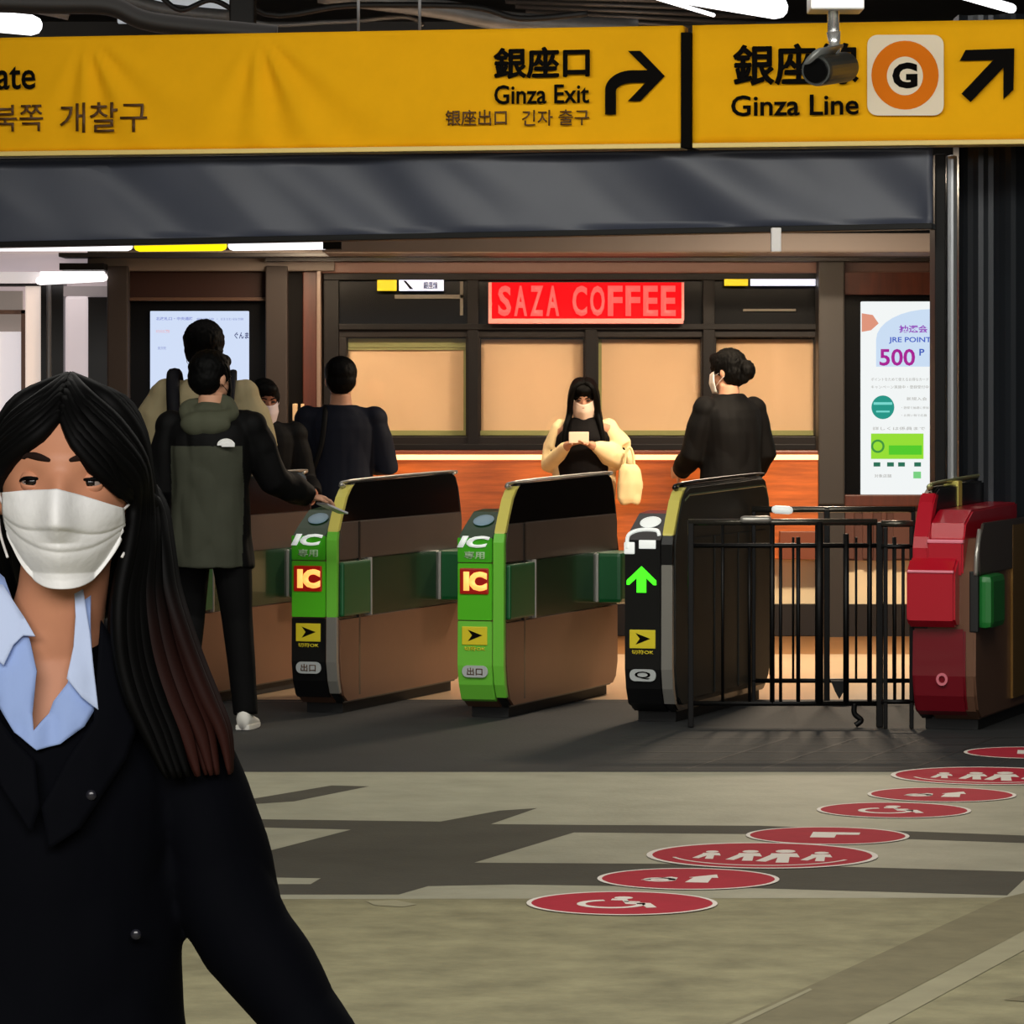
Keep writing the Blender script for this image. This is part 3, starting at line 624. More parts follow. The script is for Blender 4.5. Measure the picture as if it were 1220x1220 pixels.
def gate(kind, lab, X, Y, L=1.8, mirror=False):
    t = thing('ticket_gate', lab, 'ticket gate', (X, Y, 0), -GA, 'row of ticket gates')
    black = kind == 'black'
    fp = finprof(L)
    def part(n, bm, m, sm=False, par=None): return obj(n, bm, m, par or t, sm)
    # fin core, slightly recessed, with banded skins proud of it on the right
    core = M_blkp
    bm = bmesh.new(); prism(bm, [(y, z) for y, z in fp], 'x', .085, .128, .006); part('body', bm, core)
    # left body, under the reader deck
    low = [(.12, .05), (.05, .09), (.015, .16), (0, .25), (0, .84), (.05, .875), (.3, .9), (L-.1, .9), (L-.02, .86), (L, .8), (L, .16), (L-.03, .09), (L-.1, .05)]
    bm = bmesh.new(); prism(bm, low, 'x', -.09, .085, .008); part('cabinet', bm, M_brn if not black else M_blkp)
    bm = bmesh.new(); bx(bm, -.07, .11, .14, L-.12, 0.002, .055); part('base', bm, M_blk)
    # right side skins
    if black:
        bm = bmesh.new(); prism(bm, [(.03+(y)*(L-.05)/L, .03+z*.965) for y, z in fp], 'x', .128, .14, .005); part('side_panel', bm, mat('gate_black_matt', (36, 38, 35), .55, var=.08, vs=4))
        rim = fp[8:16]; bm = bmesh.new(); tube(bm, [(.137, y*.985+.02, z-.045) for y, z in rim], .006, 8); part('edge_line', bm, mat('olive_line', (120, 130, 100), .3, .5), True)
        bm = bmesh.new()
        for y0, y1, z0, z1 in ((.3, .62, .1, .84), (.68, 1.05, .1, .84), (1.1, L-.12, .1, .84)): bx(bm, .14, .146, y0, y1, z0, z1, .004)
        part('ribbed_panel', bm, mat('gate_black_matt', (36, 38, 35), .55))
    else:
        for n, lo, hi, m, d in (('hood_glass', .905, 1.2, M_glb, .004), ('upper_panel', .727, .9, M_brd, .01), ('glass_band', .45, .722, M_grn_glass, .005), ('lower_panel', .06, .445, M_brn, .012)):
            P = clip([(y*(L-.06)/L+.03, z) for y, z in fp], lo, hi)
            bm = bmesh.new(); prism(bm, P, 'x', .127, .128+d, 0); part(n, bm, m)
        bm = bmesh.new(); bx(bm, .129, .1405, .28, .30, .08, .9); part('seam', bm, M_blkp)
        # padded flaps: folded front one, open rear one with pale edge
        bm = bmesh.new(); bx(bm, .12, .15, .05, .42, .46, .715, .01); part('flap', bm, M_flap)
        f = part('flap', bx(bmesh.new(), .12, .26, L-.36, L-.06, .47, .72, .02), M_flap)
        part('flap_edge', bx(bmesh.new(), .128, .145, L-.375, L-.355, .475, .715, .004), M_silv, False, f)
        part('flap_slot', bx(bmesh.new(), .128, .152, .42, .435, .45, .725, .003), M_silv)
    # curved front rim strip of the fin
    def strip(lo, hi, m, n):
        P = [q for q in clip(fp, lo, hi) if q[0] < .3]
        P = [(y, z) for y, z in P]; P.sort(key=lambda q: q[1])
        outer = [(y-.008, z) for y, z in P]; innr = [(y+.02, z) for y, z in P][::-1]
        bm = bmesh.new(); prism(bm, outer+innr, 'x', .084, .136, .003); return part(n, bm, m)
    if black:
        strip(.09, .727, M_silv, 'front_rim'); strip(.727, .86, M_blkp, 'front_rim'); strip(.86, 1.075, M_yrim, 'yellow_rim')
    elif kind == 'green':
        strip(.1, .86, M_grb, 'front_rim'); strip(.86, 1.075, M_yrim, 'yellow_rim')
    else:
        strip(.1, .46, M_silv, 'front_rim'); strip(.46, .86, M_grb, 'front_rim'); strip(.86, 1.075, M_yrim, 'yellow_rim')
    # coloured front plate following the curved toe
    def plate(lo, hi, m, n, x0=-.088, x1=.08, dy=.012):
        P = [q for q in clip(low, lo, hi) if q[0] < .2]; P.sort(key=lambda q: q[1])
        outer = [(y-dy, z) for y, z in P]; innr = [(y+.01, z) for y, z in P][::-1]
        bm = bmesh.new(); prism(bm, outer+innr, 'x', x0, x1, .003); return part(n, bm, m)
    if kind == 'green': plate(.08, .455, M_grb, 'lower_plate'); plate(.46, .722, mat('gate_green_mid', (88, 198, 34), .35), 'middle_plate'); plate(.727, .84, M_gr, 'upper_plate')
    elif kind == 'greenblack': plate(.08, .455, M_blkp, 'lower_plate'); plate(.46, .722, mat('gate_green_mid', (88, 198, 34), .35), 'middle_plate'); plate(.727, .84, M_gr, 'upper_plate')
    else: plate(.08, .84, M_blkp, 'front_plate')
    # slanted reader deck
    deck = [(-.012, .838), (.05, .875), (.20, .955), (.34, .965), (.34, .89), (0, .83)]
    bm = bmesh.new(); prism(bm, deck, 'x', -.085, .083, .004); part('card_reader', bm, mat('reader_dark_green', (16, 60, 24), .35) if not black else M_blkp)
    bm = bmesh.new()
    for v in ball(bm, (-.005, .12, .918), (.05, .045, .008), 20): v.co.z += (v.co.y-.12)*.52
    part('reader_pad', bm, M_wh if black else mat('reader_blue', (140, 170, 190), .3))
    fy = -.014
    def ftxt(s, x0, x1, z0, z1, m, n='lettering', bold=.03, sh=0, y=fy): return fit_text(s, x0, x1, z0, z1, y, m, t, n, bold, sh)
    if not black:
        ftxt('IC', -.088, .074, .795, .85, M_wh, 'lettering', .05, .25, -.02)
        ftxt('専用', -.055, .045, .742, .778, mat('print_pale', (190, 225, 180), .5), 'lettering', .02)
        d = part('ic_display', bx(bmesh.new(), -.075, .065, -.022, 0, .58, .70, .006), M_icb)
        fit_text('IC', -.055, .06, .595, .685, -.023, M_icl, d, 'lettering', .07)
    else:
        # headset-like pictogram and lit arrow
        bm = bmesh.new(); tube(bm, smoothpath([(-.075, -.018, .80), (-.07, -.018, .86), (-.02, -.008, .885), (.06, -.008, .885), (.075, -.01, .86)], 5), .009, 8); bx(bm, -.09, -.04, -.024, -.01, .775, .83, .006); bx(bm, -.02, .06, -.02, -.01, .80, .84, .004)
        part('pictogram', bm, M_wh, True)
        bm = bmesh.new(); prism(bm, [(-.008, .72), (.062, .655), (.062, .635), (.05, .635), (.014, .668), (.014, .60), (-.03, .60), (-.03, .668), (-.066, .635), (-.078, .635), (-.078, .655)], 'y', -.018, -.012); part('lit_arrow', bm, M_garr)
    s = part('yellow_sticker', bx(bmesh.new(), -.065, .058, -.0175, -.008, .345, .43, .003), M_stky)
    bm = bmesh.new(); prism(bm, [(-.035, .415), (.035, .39), (-.035, .362), (-.015, .39)], 'y', -.019, -.0175); obj('sticker_arrow', bm, M_ink, s)
    fit_text('切符OK', -.055, .05, .318, .338, -.014, M_stky, t, 'lettering', .02)
    bm = bmesh.new(); prism(bm, rrect(-.065, .06, .195, .25, .026), 'y', -.015, -.004); g = part('grey_sticker', bm, M_stg)
    fit_text('出口' if not black else 'Q', -.04, .035, .205, .24, -.016, M_ink2 if not black else M_ink, g, 'lettering', .01)
    # top rail along the hood
    bm = bmesh.new(); tube(bm, smoothpath([(.106, .17, 1.066), (.106, .25, 1.093), (.106, L-.14, 1.108), (.106, L-.09, 1.093)], 4), .012, 8, flat=.6); part('top_rail', bm, M_silv if not black else M_blkp, True)
    return t
ux, uy = math.cos(GA), -math.sin(GA)
G2 = Vector((-.165, 19.42))
def gp(d): return G2.x+ux*d, G2.y+uy*d
gate('greenblack', 'ticket gate mostly hidden behind the man in the olive jacket', *gp(-1.64))
gate('greenblack', 'ticket gate with green upper and black lower front and a glowing red IC panel', *gp(-.825))
gate('green', 'ticket gate with an all green front and a glowing red IC panel', *gp(0))
g3 = gate('black', 'black ticket gate with a lit green arrow, left of the railing', *gp(.81), 1.72)
# red gate, mirrored: fin on the left, lower deck and steel side on the right
X, Y = gp(2.22)
t = thing('ticket_gate', 'red fronted ticket gate at the right edge of the picture, right of the railing', 'ticket gate', (X, Y, 0), -GA, 'row of ticket gates')
L = 1.8
bm = bmesh.new(); prism(bm, finprof(L), 'x', -.15, -.09, .008); obj('body', bm, M_blkp, t)
bm = bmesh.new(); P = [q for q in clip(finprof(L), .70, 1.075) if q[0] < .2]; P.sort(key=lambda q: q[1]); prism(bm, [(y-.012, z) for y, z in P]+[(y+.05, z) for y, z in P][::-1], 'x', -.155, -.085, .006); obj('front_rim', bm, M_redd, t)
low = [(.12, .05), (.05, .09), (.015, .16), (0, .25), (0, .72), (.1, .86), (L-.1, .86), (L, .8), (L, .16), (L-.03, .09), (L-.1, .05)]
bm = bmesh.new(); prism(bm, low, 'x', -.09, .13, .01); obj('cabinet', bm, M_brn, t)
bm = bmesh.new(); bx(bm, -.13, .11, .14, L-.12, 0.002, .055); obj('base', bm, M_blk, t)
lp = [q for q in clip(low, .07, .46) if q[0] < .2]; lp.sort(key=lambda q: q[1])
bm = bmesh.new(); prism(bm, [(y-.012, z) for y, z in lp]+[(y+.06, z) for y, z in lp][::-1], 'x', -.155, .085, .01); obj('lower_plate', bm, M_redk, t)
bm = bmesh.new(); prism(bm, [(-.09, .50), (-.09, .72), (-.02, .775), (.15, .775), (.15, .47), (-.05, .47)], 'x', -.165, .055, .01); obj('ticket_unit', bm, M_redd, t)
bm = bmesh.new(); prism(bm, [(-.012, .70), (-.012, .85), (.03, .862), (.05, .93), (.2, .985), (L-.2, 1.0), (L-.2, .85), (.1, .7)], 'x', -.088, .075, .008); obj('reader_deck', bm, M_redd, t)
bm = bmesh.new(); bx(bm, -.088, .076, -.016, .02, .842, .858, .004); bx(bm, -.16, .05, -.096, -.08, .712, .724, .004); obj('pale_edge', bm, mat('edge_pink', (245, 140, 160), .4), t)
bm = bmesh.new(); prism(bm, clip([(.03, .7), (.03, .84), (.12, .93), (L-.1, .93), (L-.1, .7)], .7, 1), 'x', .13, .142, .004); obj('upper_panel', bm, M_brd, t)
bm = bmesh.new(); tube(bm, smoothpath([(.13, .0, .70), (.135, .0, .80), (.135, .06, .9)], 5), .011, 8); obj('pale_edge', bm, M_silv, t, True)
fl = obj('flap', box(.125, .2, .02, .32, .46, .70, .03), mat('flap_green_bright', (30, 120, 50), .35), t)
obj('flap_seal', box(.10, .142, -.004, .03, .445, .72, .008), M_blk, fl)
bm = bmesh.new(); bx(bm, .131, .143, .75, 1.7, .1, .9); obj('side_panel', bm, mat('gold_steel', (150, 112, 56), .3, .5), t)
obj('yellow_stripe', box(-.155, -.085, .62, .70, .99, 1.105, .002), M_yrim, t)
bm = bmesh.new(); tube(bm, smoothpath([(-.12, .2, 1.08), (-.12, .3, 1.1), (-.12, L-.14, 1.115), (-.12, L-.06, 1.06)], 5), .015, 8, flat=.6); obj('top_rail', bm, mat('olive_pale', (170, 172, 120), .3, .4), t, True)
bm = bmesh.new()
for k in range(20):
    a0 = 2*math.pi*k/20; a1 = 2*math.pi*(k+1)/20
    prism(bm, [(-.02+r*math.cos(a), .235+r*1.1*math.sin(a)) for r, a in ((.026, a0), (.026, a1), (.015, a1), (.015, a0))], 'y', -.018, -.008)
obj('ring_mark', bm, mat('mark_pink', (225, 120, 135), .4), t)

# ================================================================== RAILINGS
M_rail = mat('railing_black', (8, 7, 7), .45, 0, spec=.25); M_railt = mat('railing_top', (92, 88, 80), .25, .8)
def fence(lab, D, posts, bars, x0, x1, ztop, zmid, zbot, zb2, foot=True, mat2=None):
    t = thing('railing', lab, 'railing', (sx((x0+x1)/2, D), D, 0), 0, 'black railings between the gates')
    P = lambda o: put(o, t)
    for r_, zz, m in (('top_rail', ztop, M_railt), ('middle_rail', zmid, M_rail), ('bottom_rail', zbot, M_rail)):
        if zz is None: continue
        bm = bmesh.new(); tube(bm, [(sx(x0, D), D, sz(zz, D)), (sx(x1, D), D, sz(zz, D))], .015 if r_ == 'top_rail' else .011, 10); P(obj(r_, bm, m, t, True))
    for px, wd, zt in posts:
        w_ = wd/2*D/F; bm = bmesh.new(); bx(bm, sx(px, D)-w_, sx(px, D)+w_, D-w_, D+w_, 0.0026 if foot else sz(zbot, D), sz(zt, D), .004); P(obj('post', bm, M_rail, t))
    for px, wd, zt in bars:
        bm = bmesh.new(); tube(bm, [(sx(px, D), D, sz(zb2, D)), (sx(px, D), D, sz(zt, D))], wd/2*D/F, 8); P(obj('bar', bm, M_rail, t, True))
    return t
f1 = fence('wide black metal railing standing against the black ticket gate', 18.95, [(823, 7, 620), (1048, 8, 622)],
      [(861, 4, 622), (893, 4, 650), (920, 6, 622), (930, 4, 650), (951, 5, 640), (976, 10, 622), (1008, 7, 636), (1036, 6, 622)], 820, 1045, 622, 650, 838, 838)
bm = bmesh.new(); tube(bm, smoothpath([(sx(1018, 18.95), 18.95, sz(838, 18.95)), (sx(1018, 18.95), 18.95, sz(850, 18.95)), (sx(1026, 18.95), 18.95, sz(858, 18.95)), (sx(1019, 18.95), 18.95, sz(864, 18.95))], 5), .013, 10); put(obj('latch_hook', bm, M_rail, f1, True), f1)
bm = bmesh.new(); tube(bm, [(sx(886, 18.93), 18.93, sz(619, 18.93)), (sx(915, 18.93), 18.93, sz(619, 18.93))], .017, 10, rnd=True); put(obj('rail_clamp', bm, M_silv, f1, True), f1)
f2 = fence('narrow black railing section, between the wide railing and the red ticket gate', 18.85, [(1055, 5, 628), (1086, 5, 622)],
      [(1066, 4, 640), (1076, 4, 650)], 1050, 1088, 624, 651, 836, 836)
f3 = fence('low black barrier standing farther in, behind the wide railing', 20.35, [(985, 7, 604), (898, 5, 604), (1088, 5, 604)],
      [(945, 3, 640), (1020, 3, 640), (1065, 4, 640)], 896, 1090, 607, None, 811, 811)
bm = bmesh.new(); tube(bm, [(sx(924, 20.3), 20.3, sz(607, 20.3)), (sx(940, 20.3), 20.3, sz(608, 20.3))], .02, 10, rnd=True); put(obj('end_cap', bm, M_wh, f3, True), f3)
bm = bmesh.new(); prism(bm, [(sx(a, 20.3), sz(b, 20.3)) for a, b in ((990, 811), (1010, 811), (1006, 822), (1000, 833), (995, 824))], 'y', 20.29, 20.32, .003); put(obj('strap_end', bm, M_blk, f3), f3)

# ================================================================== ROUND FLOOR STICKERS
M_rs = mat('sticker_red', (176, 46, 62), .75, spec=.15, var=.08, vs=12); M_rw = mat('sticker_white', (236, 228, 218), .7, spec=.2)
disc = [(741, 1077, .57, 'wheel', 'nearest red round floor sticker, with a white wheelchair mark'), (820, 1048, .57, 'arrow', 'second nearest red round floor sticker, with a white arrow'),
        (908, 1020, .76, 'people', 'large red round floor sticker in the middle of the trail, with white figures'), (986, 996.5, .56, 'block', 'red round floor sticker just beyond the large middle one, with a white block mark'),
        (1065, 966, .56, 'wheel', 'red round floor sticker with a small wheelchair mark, halfway to the red gate'), (1122, 947.5, .56, 'arrow', 'red round floor sticker overlapping nothing, just before the large far one'),
        (1176, 925, .76, 'people', 'large red round floor sticker at the right edge, farther one of the two large'), (1228, 897.5, .56, 'block', 'farthest red round floor sticker, on the dark paving at the right edge')]
disc[5] = disc[5][:4] + ('red floor sticker with white arrow, just before the large one at right edge',)
def glyph(kind, r):
    bm = bmesh.new(); z0, z1 = .0036, .0044
    def pr(pts): prism(bm, [(x*r, y*r) for x, y in pts], 'z', z0, z1)
    def ring(cx, cy, ro, ri, a0=0, a1=360, n=20):
        for k in range(n):
            p, q = R(a0+(a1-a0)*k/n), R(a0+(a1-a0)*(k+1)/n)
            pr([(cx+ro*math.cos(p), cy+ro*math.sin(p)), (cx+ro*math.cos(q), cy+ro*math.sin(q)), (cx+ri*math.cos(q), cy+ri*math.sin(q)), (cx+ri*math.cos(p), cy+ri*math.sin(p))])
    if kind == 'wheel':
        ring(-.1, -.12, .36, .27, 110, 380); pr([(-.14, .2), (-.02, .2), (.05, -.1), (.22, -.12), (.3, -.38), (.4, -.34), (.3, 0), (.08, .03), (.02, .3), (-.14, .32)])
        pr(circ(-.03, .42, .1, .1, 12)); pr([(.0, .14), (.18, .12), (.18, .06), (.02, .06)])
    elif kind == 'arrow':
        pr([(-.5, -.2), (-.2, .12), (-.12, .05), (-.12, -.2)]); pr([(.0, -.35), (.05, .1), (.0, .1), (.28, .4), (.32, .1), (.25, .1), (.25, -.35)]); ring(-.3, -.15, .18, .1)
    elif kind == 'people':
        for cx, s in ((-.45, .7), (-.12, .9), (.18, 1.1), (.5, .8)):
            pr(circ(cx, .28*s, .08*s, .11*s, 10)); pr([(cx-.1*s, .12*s), (cx+.1*s, .14*s), (cx+.14*s, -.12*s), (cx+.06*s, -.1*s), (cx+.08*s, -.5*s), (cx-.02*s, -.5*s), (cx-.03*s, -.15*s), (cx-.1*s, -.46*s), (cx-.18*s, -.42*s), (cx-.1*s, 0)])
        ring(0, 0, .8, .77, 200, 340)
    else:
        pr([(-.2, -.25), (-.2, .35), (.38, .35), (.38, .12), (.1, .1), (.1, -.25)])
    return bm
for i, (px, py, d, k, lab) in enumerate(disc):
    x, y, _ = floor_pt(px, py); r = d/2
    t = thing('floor_sticker', lab, 'floor sticker', (x, y, 0), R(-8), 'trail of red floor stickers')
    bm = bmesh.new(); prism(bm, circ(0, 0, r, r, 48), 'z', .0024, .0032); obj('disc', bm, M_rs, t)
    bm = bmesh.new(); n = 48
    for q in range(n):
        a0, a1 = 2*math.pi*q/n, 2*math.pi*(q+1)/n
        prism(bm, [(rr*math.cos(a), rr*math.sin(a)) for rr, a in ((r, a0), (r, a1), (r*.95, a1), (r*.95, a0))], 'z', .0024, .0037)
    obj('white_rim', bm, M_rw, t); obj('pictogram', glyph(k, r), M_rw, t)
# ================================================================== PEOPLE
M_skin = mat('skin_light', (196, 146, 118), .55, spec=.3); M_skin2 = mat('skin_tan', (150, 98, 76), .55, spec=.3)
M_hair = mat('hair_black', (4, 4, 4), .6, spec=.08); M_mask = mat('mask_white', (222, 220, 216), .7)
def rotz(v, a): return Vector((v.x*math.cos(a)-v.y*math.sin(a), v.x*math.sin(a)+v.y*math.cos(a), v.z))
def hand(bm, w_, d, nrm, L, curl=.5, side=1):
    """palm, four unequal bent fingers and a thumb leaving the side of the palm"""
    d = Vector(d).normalized(); nrm = (Vector(nrm)-d*Vector(nrm).dot(d)).normalized(); s = d.cross(nrm)*side
    pl = L*.52; w = L*.2
    tube(bm, [w_-d*.02, w_+d*pl*.3, w_+d*pl*.8, w_+d*pl], [w*.72, w*.95, w*1.1, w*.95], 12, flat=.42, side=s)
    for k, (o, fl) in enumerate(((.78, .40), (.27, .46), (-.25, .43), (-.75, .34))):
        b = w_+d*pl*.92+s*w*o; p = [b-d*.012]; dd = d.copy(); a = 0
        for q, sl in enumerate((.45, .32, .23)):
            a += curl*(.45+.35*q); dd = (d*math.cos(a)+nrm*math.sin(a)); p.append(p[-1]+dd*(fl*L*sl+(.012 if q == 0 else 0)))
        tube(bm, p, [L*.052, L*.05, L*.046, L*.036], 8, rnd=True)
    b = w_+d*pl*.25+s*w*.75; t1 = b+(d*.6+s*.7+nrm*.25).normalized()*L*.2; t2 = t1+(d*.85+s*.15+nrm*.35).normalized()*L*.18
    tube(bm, [b-s*.01, t1, t2], [L*.07, L*.058, L*.045], 8, rnd=True)
def headshape(bm, c, H, turn, tilt=0, ears=True):
    """skull, jaw, nose and ears around centre c, facing -y turned by turn"""
    M = Matrix.Translation(c) @ Matrix.Rotation(turn, 4, 'Z') @ Matrix.Rotation(tilt, 4, 'X')
    def b(p, r):
        for v in bmesh.ops.create_uvsphere(bm, u_segments=22, v_segments=14, radius=1)['verts']: v.co = M @ Vector((p[0]+v.co.x*r[0], p[1]+v.co.y*r[1], p[2]+v.co.z*r[2]))
    k = H/1.7
    b((0, .012*k, .022*k), (.074*k, .094*k, .086*k)); b((0, -.022*k, -.03*k), (.062*k, .068*k, .078*k)); b((0, -.05*k, -.07*k), (.036*k, .036*k, .034*k))
    b((0, -.088*k, -.012*k), (.012*k, .02*k, .026*k)); b((0, -.1*k, -.026*k), (.015*k, .014*k, .011*k))
    b((0, -.085*k, -.055*k), (.024*k, .01*k, .01*k))
    if ears:
        for s in (-1, 1): b((s*.076*k, .012*k, -.01*k), (.012*k, .02*k, .032*k))
    return M, k
def person(label, px, D, H, rz, arms, head_turn=0, head_tilt=0, lean=0, legs=None, vox=.0075, skin=None, bulk=1.0, sw=.108, zoff=0, group=None):
    """arms: for side -1/+1 -> (elbow, wrist, fingerdir, palmnormal) offsets in metres from the shoulder, local frame facing -y"""
    loc = Vector(((px-610)/F*D, D, 0.0026)); bm = bmesh.new(); h = H; yl = -lean
    J = {}
    secs = [(.455, .07, .055, 0), (.49, .098, .066, 0), (.53, .1, .07, 0), (.60, .082, .058, .1), (.68, .09*sw/.108, .064, .35), (.76, .103*sw/.108, .066, .7), (.80, .1*sw/.108, .058, .9), (.825, .075, .046, 1), (.845, .036, .036, 1.05), (.88, .033, .034, 1.2)]
    loft(bm, [(Vector((0, yl*t, z*h)), Vector((a*h, 0, 0)), Vector((0, b*h, 0))) for z, a, b, t in secs], 24)
    hc = Vector((0, yl*1.35-.012*h, .925*h+zoff)); M, k = headshape(bm, hc, H, head_turn, head_tilt)
    for s in (-1, 1):
        sh = Vector((s*sw*h, yl*.95, .80*h)); e, w_, fd, pn = arms[s]
        el = sh+Vector(e); wr = el+Vector(w_); J[s] = (sh, el, wr)
        tube(bm, [Vector((s*.06*h, yl*.95, .80*h)), sh, sh.lerp(el, .35), sh.lerp(el, .8), el, el.lerp(wr, .3), wr], [.034*h, .034*h, .029*h, .024*h, .023*h, .024*h, .0155*h], 14, rnd=True)
        hand(bm, wr, fd, pn, .105*h, .5, s)
        lg = (legs or {}).get(s, ((0, 0), (0, 0)))
        hp = Vector((s*.052*h, 0, .50*h)); kn = Vector((s*.056*h+lg[0][0], -.01+lg[0][1], .285*h)); an = Vector((s*.056*h+lg[1][0], .01+lg[1][1], .05*h)); J[s] += (hp, kn, an)
        tube(bm, [hp, hp.lerp(kn, .3), hp.lerp(kn, .85), kn, kn.lerp(an, .3), kn.lerp(an, .85), an], [.047*h, .048*h, .034*h, .030*h, .032*h, .020*h, .018*h], 14, rnd=True)
        tube(bm, [an+Vector((0, .03, -.018*h)), an+Vector((0, -.04, -.02*h)), an+Vector((0, -.13, -.03*h))], [.015*h, .015*h, .013*h], 12, flat=.8, rnd=True, side=(1, 0, 0))
    o = remesh('person', bm, skin or M_skin, None, vox, 4); o.location = loc; o.rotation_euler = (0, 0, rz)
    tag(o, label, 'person', group); return o, J, M, k, yl, h
def coat(o, J, h, yl, m, z0, name='jacket', dt=.018, hemw=.115, sl=1.0, region=None, shoulder=1.0, fold=.006, vox=.008, armr=1.0, top=.845, depth=1.0, collar=True, armr_el=1.0):
    bm = bmesh.new()
    secs = [(z0, hemw, .078*depth, 0), (max(z0+.02, .56), (hemw+.095)/2, .074*depth, .1), (.64, .098, .072*depth, .25), (.72, .108, .074*depth, .6), (.77, .112, .07*depth, .8), (.80, .108*shoulder, .062*depth, .9), (.825, .08, .05, 1), (top, .045, .044, 1.05)]
    secs = [s_ for s_ in secs if s_[0] >= z0]
    loft(bm, [(Vector((0, yl*t, z*h)), Vector((a*h+dt*.6, 0, 0)), Vector((0, b*h+dt*.6, 0))) for z, a, b, t in secs], 24)
    for s in (-1, 1):
        sh, el, wr = J[s][:3]; we = el.lerp(wr, sl)
        tube(bm, [Vector((s*.05*h, sh.y, .80*h)), sh+Vector((0, 0, -.005)), sh.lerp(el, .4), el, el.lerp(we, .5), we], [.036*h*shoulder+dt*.5, .037*h*shoulder+dt*.5, .032*h*armr+dt, .029*h*armr*armr_el+dt, .027*h*armr+dt, .021*h*armr+dt*.8], 16, rnd=False)
        ball(bm, sh+Vector((0, 0, -.004)), (.04*h*shoulder+dt*.4,)*3)
    return remesh(name, bm, m, o, vox, 5, fold, 7, (1, 1, .5), region, random.random()*9)
def trousers(o, J, h, m, fit=1.0, skirt=None, name='trousers'):
    bm = bmesh.new()
    if skirt:
        loft(bm, [(Vector((0, 0, z*h)), Vector((a*h, 0, 0)), Vector((0, b*h, 0))) for z, a, b in skirt], 28)
    else:
        loft(bm, [(Vector((0, 0, z*h)), Vector((a*h+.01, 0, 0)), Vector((0, b*h+.01, 0))) for z, a, b in ((.455, .09, .065), (.50, .102, .07), (.56, .095, .066), (.61, .088, .062))], 24)
        for s in (-1, 1):
            hp, kn, an = J[s][3:]
            tube(bm, [hp, hp.lerp(kn, .3), kn, kn.lerp(an, .5), an+Vector((0, 0, -.012*h))], [.058*h*fit, .056*h*fit, .041*h*fit+.004, .036*h*fit+.006, .031*h*fit+.006], 16)
    return remesh(name, bm, m, o, .0085, 4, .005, 6, (1, 1, .4))
def shoes(o, J, h, m, sole=None):
    for s in (-1, 1):
        an = J[s][5]; z = .0; bm = bmesh.new()
        secs = []
        for y, hw, top in ((.062, .022, .075), (.045, .032, .088), (.0, .036, .082), (-.06, .04, .058), (-.12, .043, .045), (-.165, .034, .034), (-.185, .016, .022)):
            secs.append((Vector((an.x, an.y+y, .004+top/2)), Vector((hw, 0, 0)), Vector((0, 0, top/2))))
        loft(bm, secs, 18); sh = obj('shoe', bm, m, o, True)
        bm = bmesh.new(); pts = [(an.x+x*1.05, an.y+y) for x, y in ((-.03, .06), (.03, .06), (.037, 0), (.044, -.1), (.034, -.17), (0, -.192), (-.034, -.17), (-.044, -.1), (-.037, 0))]
        prism(bm, pts, 'z', 0.0, .022, .003); obj('sole', bm, sole or m, sh)
def hair_short(o, M, k, m=None, bun=False, vol=1.0, back=0, fold=.004, name='hair', top=0):
    bm = bmesh.new()
    def b(p, r):
        for v in bmesh.ops.create_uvsphere(bm, u_segments=22, v_segments=14, radius=1)['verts']: v.co = M @ Vector((p[0]*k+v.co.x*r[0]*k, p[1]*k+v.co.y*r[1]*k, p[2]*k+v.co.z*r[2]*k))
    b((0, .022, .038+top), (.086*vol, .1*vol, .088*vol)); b((0, .048, -.005-back*.3), (.08*vol, .074, .08+back)); b((0, -.04, .078+top), (.062, .052, .038))
    for s in (-1, 1): b((s*.07, -.005, .02), (.016, .035, .045))
    if bun: b((0, .13, -.01), (.05, .05, .06)); b((.02, .11, -.05), (.03, .04, .04))
    return remesh(name, bm, m or M_hair, o, .006, 2, fold*.6, 45, (1, 1, .6))
def face_mask(o, M, k, m=None, name='face_mask'):
    bm = bmesh.new(); n = 14; g = []
    for i in range(n+1):
        row = []
        for j in range(n+1):
            u = i/n*2-1; v = j/n; a = u*1.25
            z = (-.005-.108*v+.012*u*u*(1-v)); hw = .073-.012*abs(v-.5)*2
            y = -(.098*math.cos(a*.75)+.028*math.exp(-(u/.45)**2)*(1-abs(v-.45)*.9))+.012
            row.append(bm.verts.new(M @ (Vector((hw*math.sin(a)/math.sin(1.25), y, z))*k)))
        g.append(row)
    for i in range(n):
        for j in range(n): bm.faces.new((g[i][j], g[i+1][j], g[i+1][j+1], g[i][j+1]))
    bm.normal_update(); r = bmesh.ops.solidify(bm, geom=list(bm.faces), thickness=.003)
    f = obj(name, bm, m or M_mask, o, True)
    for s in (-1, 1):
        for z0, z1 in ((-.02, .0), (-.08, -.03)):
            bm = bmesh.new(); tube(bm, [M @ (Vector((s*.068, -.045, z0))*k), M @ (Vector((s*.084, -.01, (z0+z1)/2))*k), M @ (Vector((s*.082, .025, z1))*k)], .0016, 6); obj('ear_loop', bm, m or M_mask, f)
def face_bits(o, M, k):
    for s in (-1, 1):
        bm = bmesh.new()
        for v in bmesh.ops.create_uvsphere(bm, u_segments=12, v_segments=8, radius=1)['verts']: v.co = M @ (Vector((s*.031+v.co.x*.014, -.078+v.co.y*.008, .012+v.co.z*.005))*k)
        obj('eye', bm, mat('eye_dark', (20, 14, 12), .3), o, True)
        bm = bmesh.new(); tube(bm, [M @ (Vector((s*x, y, z))*k) for x, y, z in ((.014, -.087, .03), (.032, -.084, .036), (.05, -.072, .03))], .0035, 6, rnd=True); obj('eyebrow', bm, M_hair, o, True)
PI = math.pi
rest = lambda s: (Vector((s*.05, .01, -.28)), Vector((s*.0, -.07, -.25)), (0, -.2, -1), (-s, 0, 0))
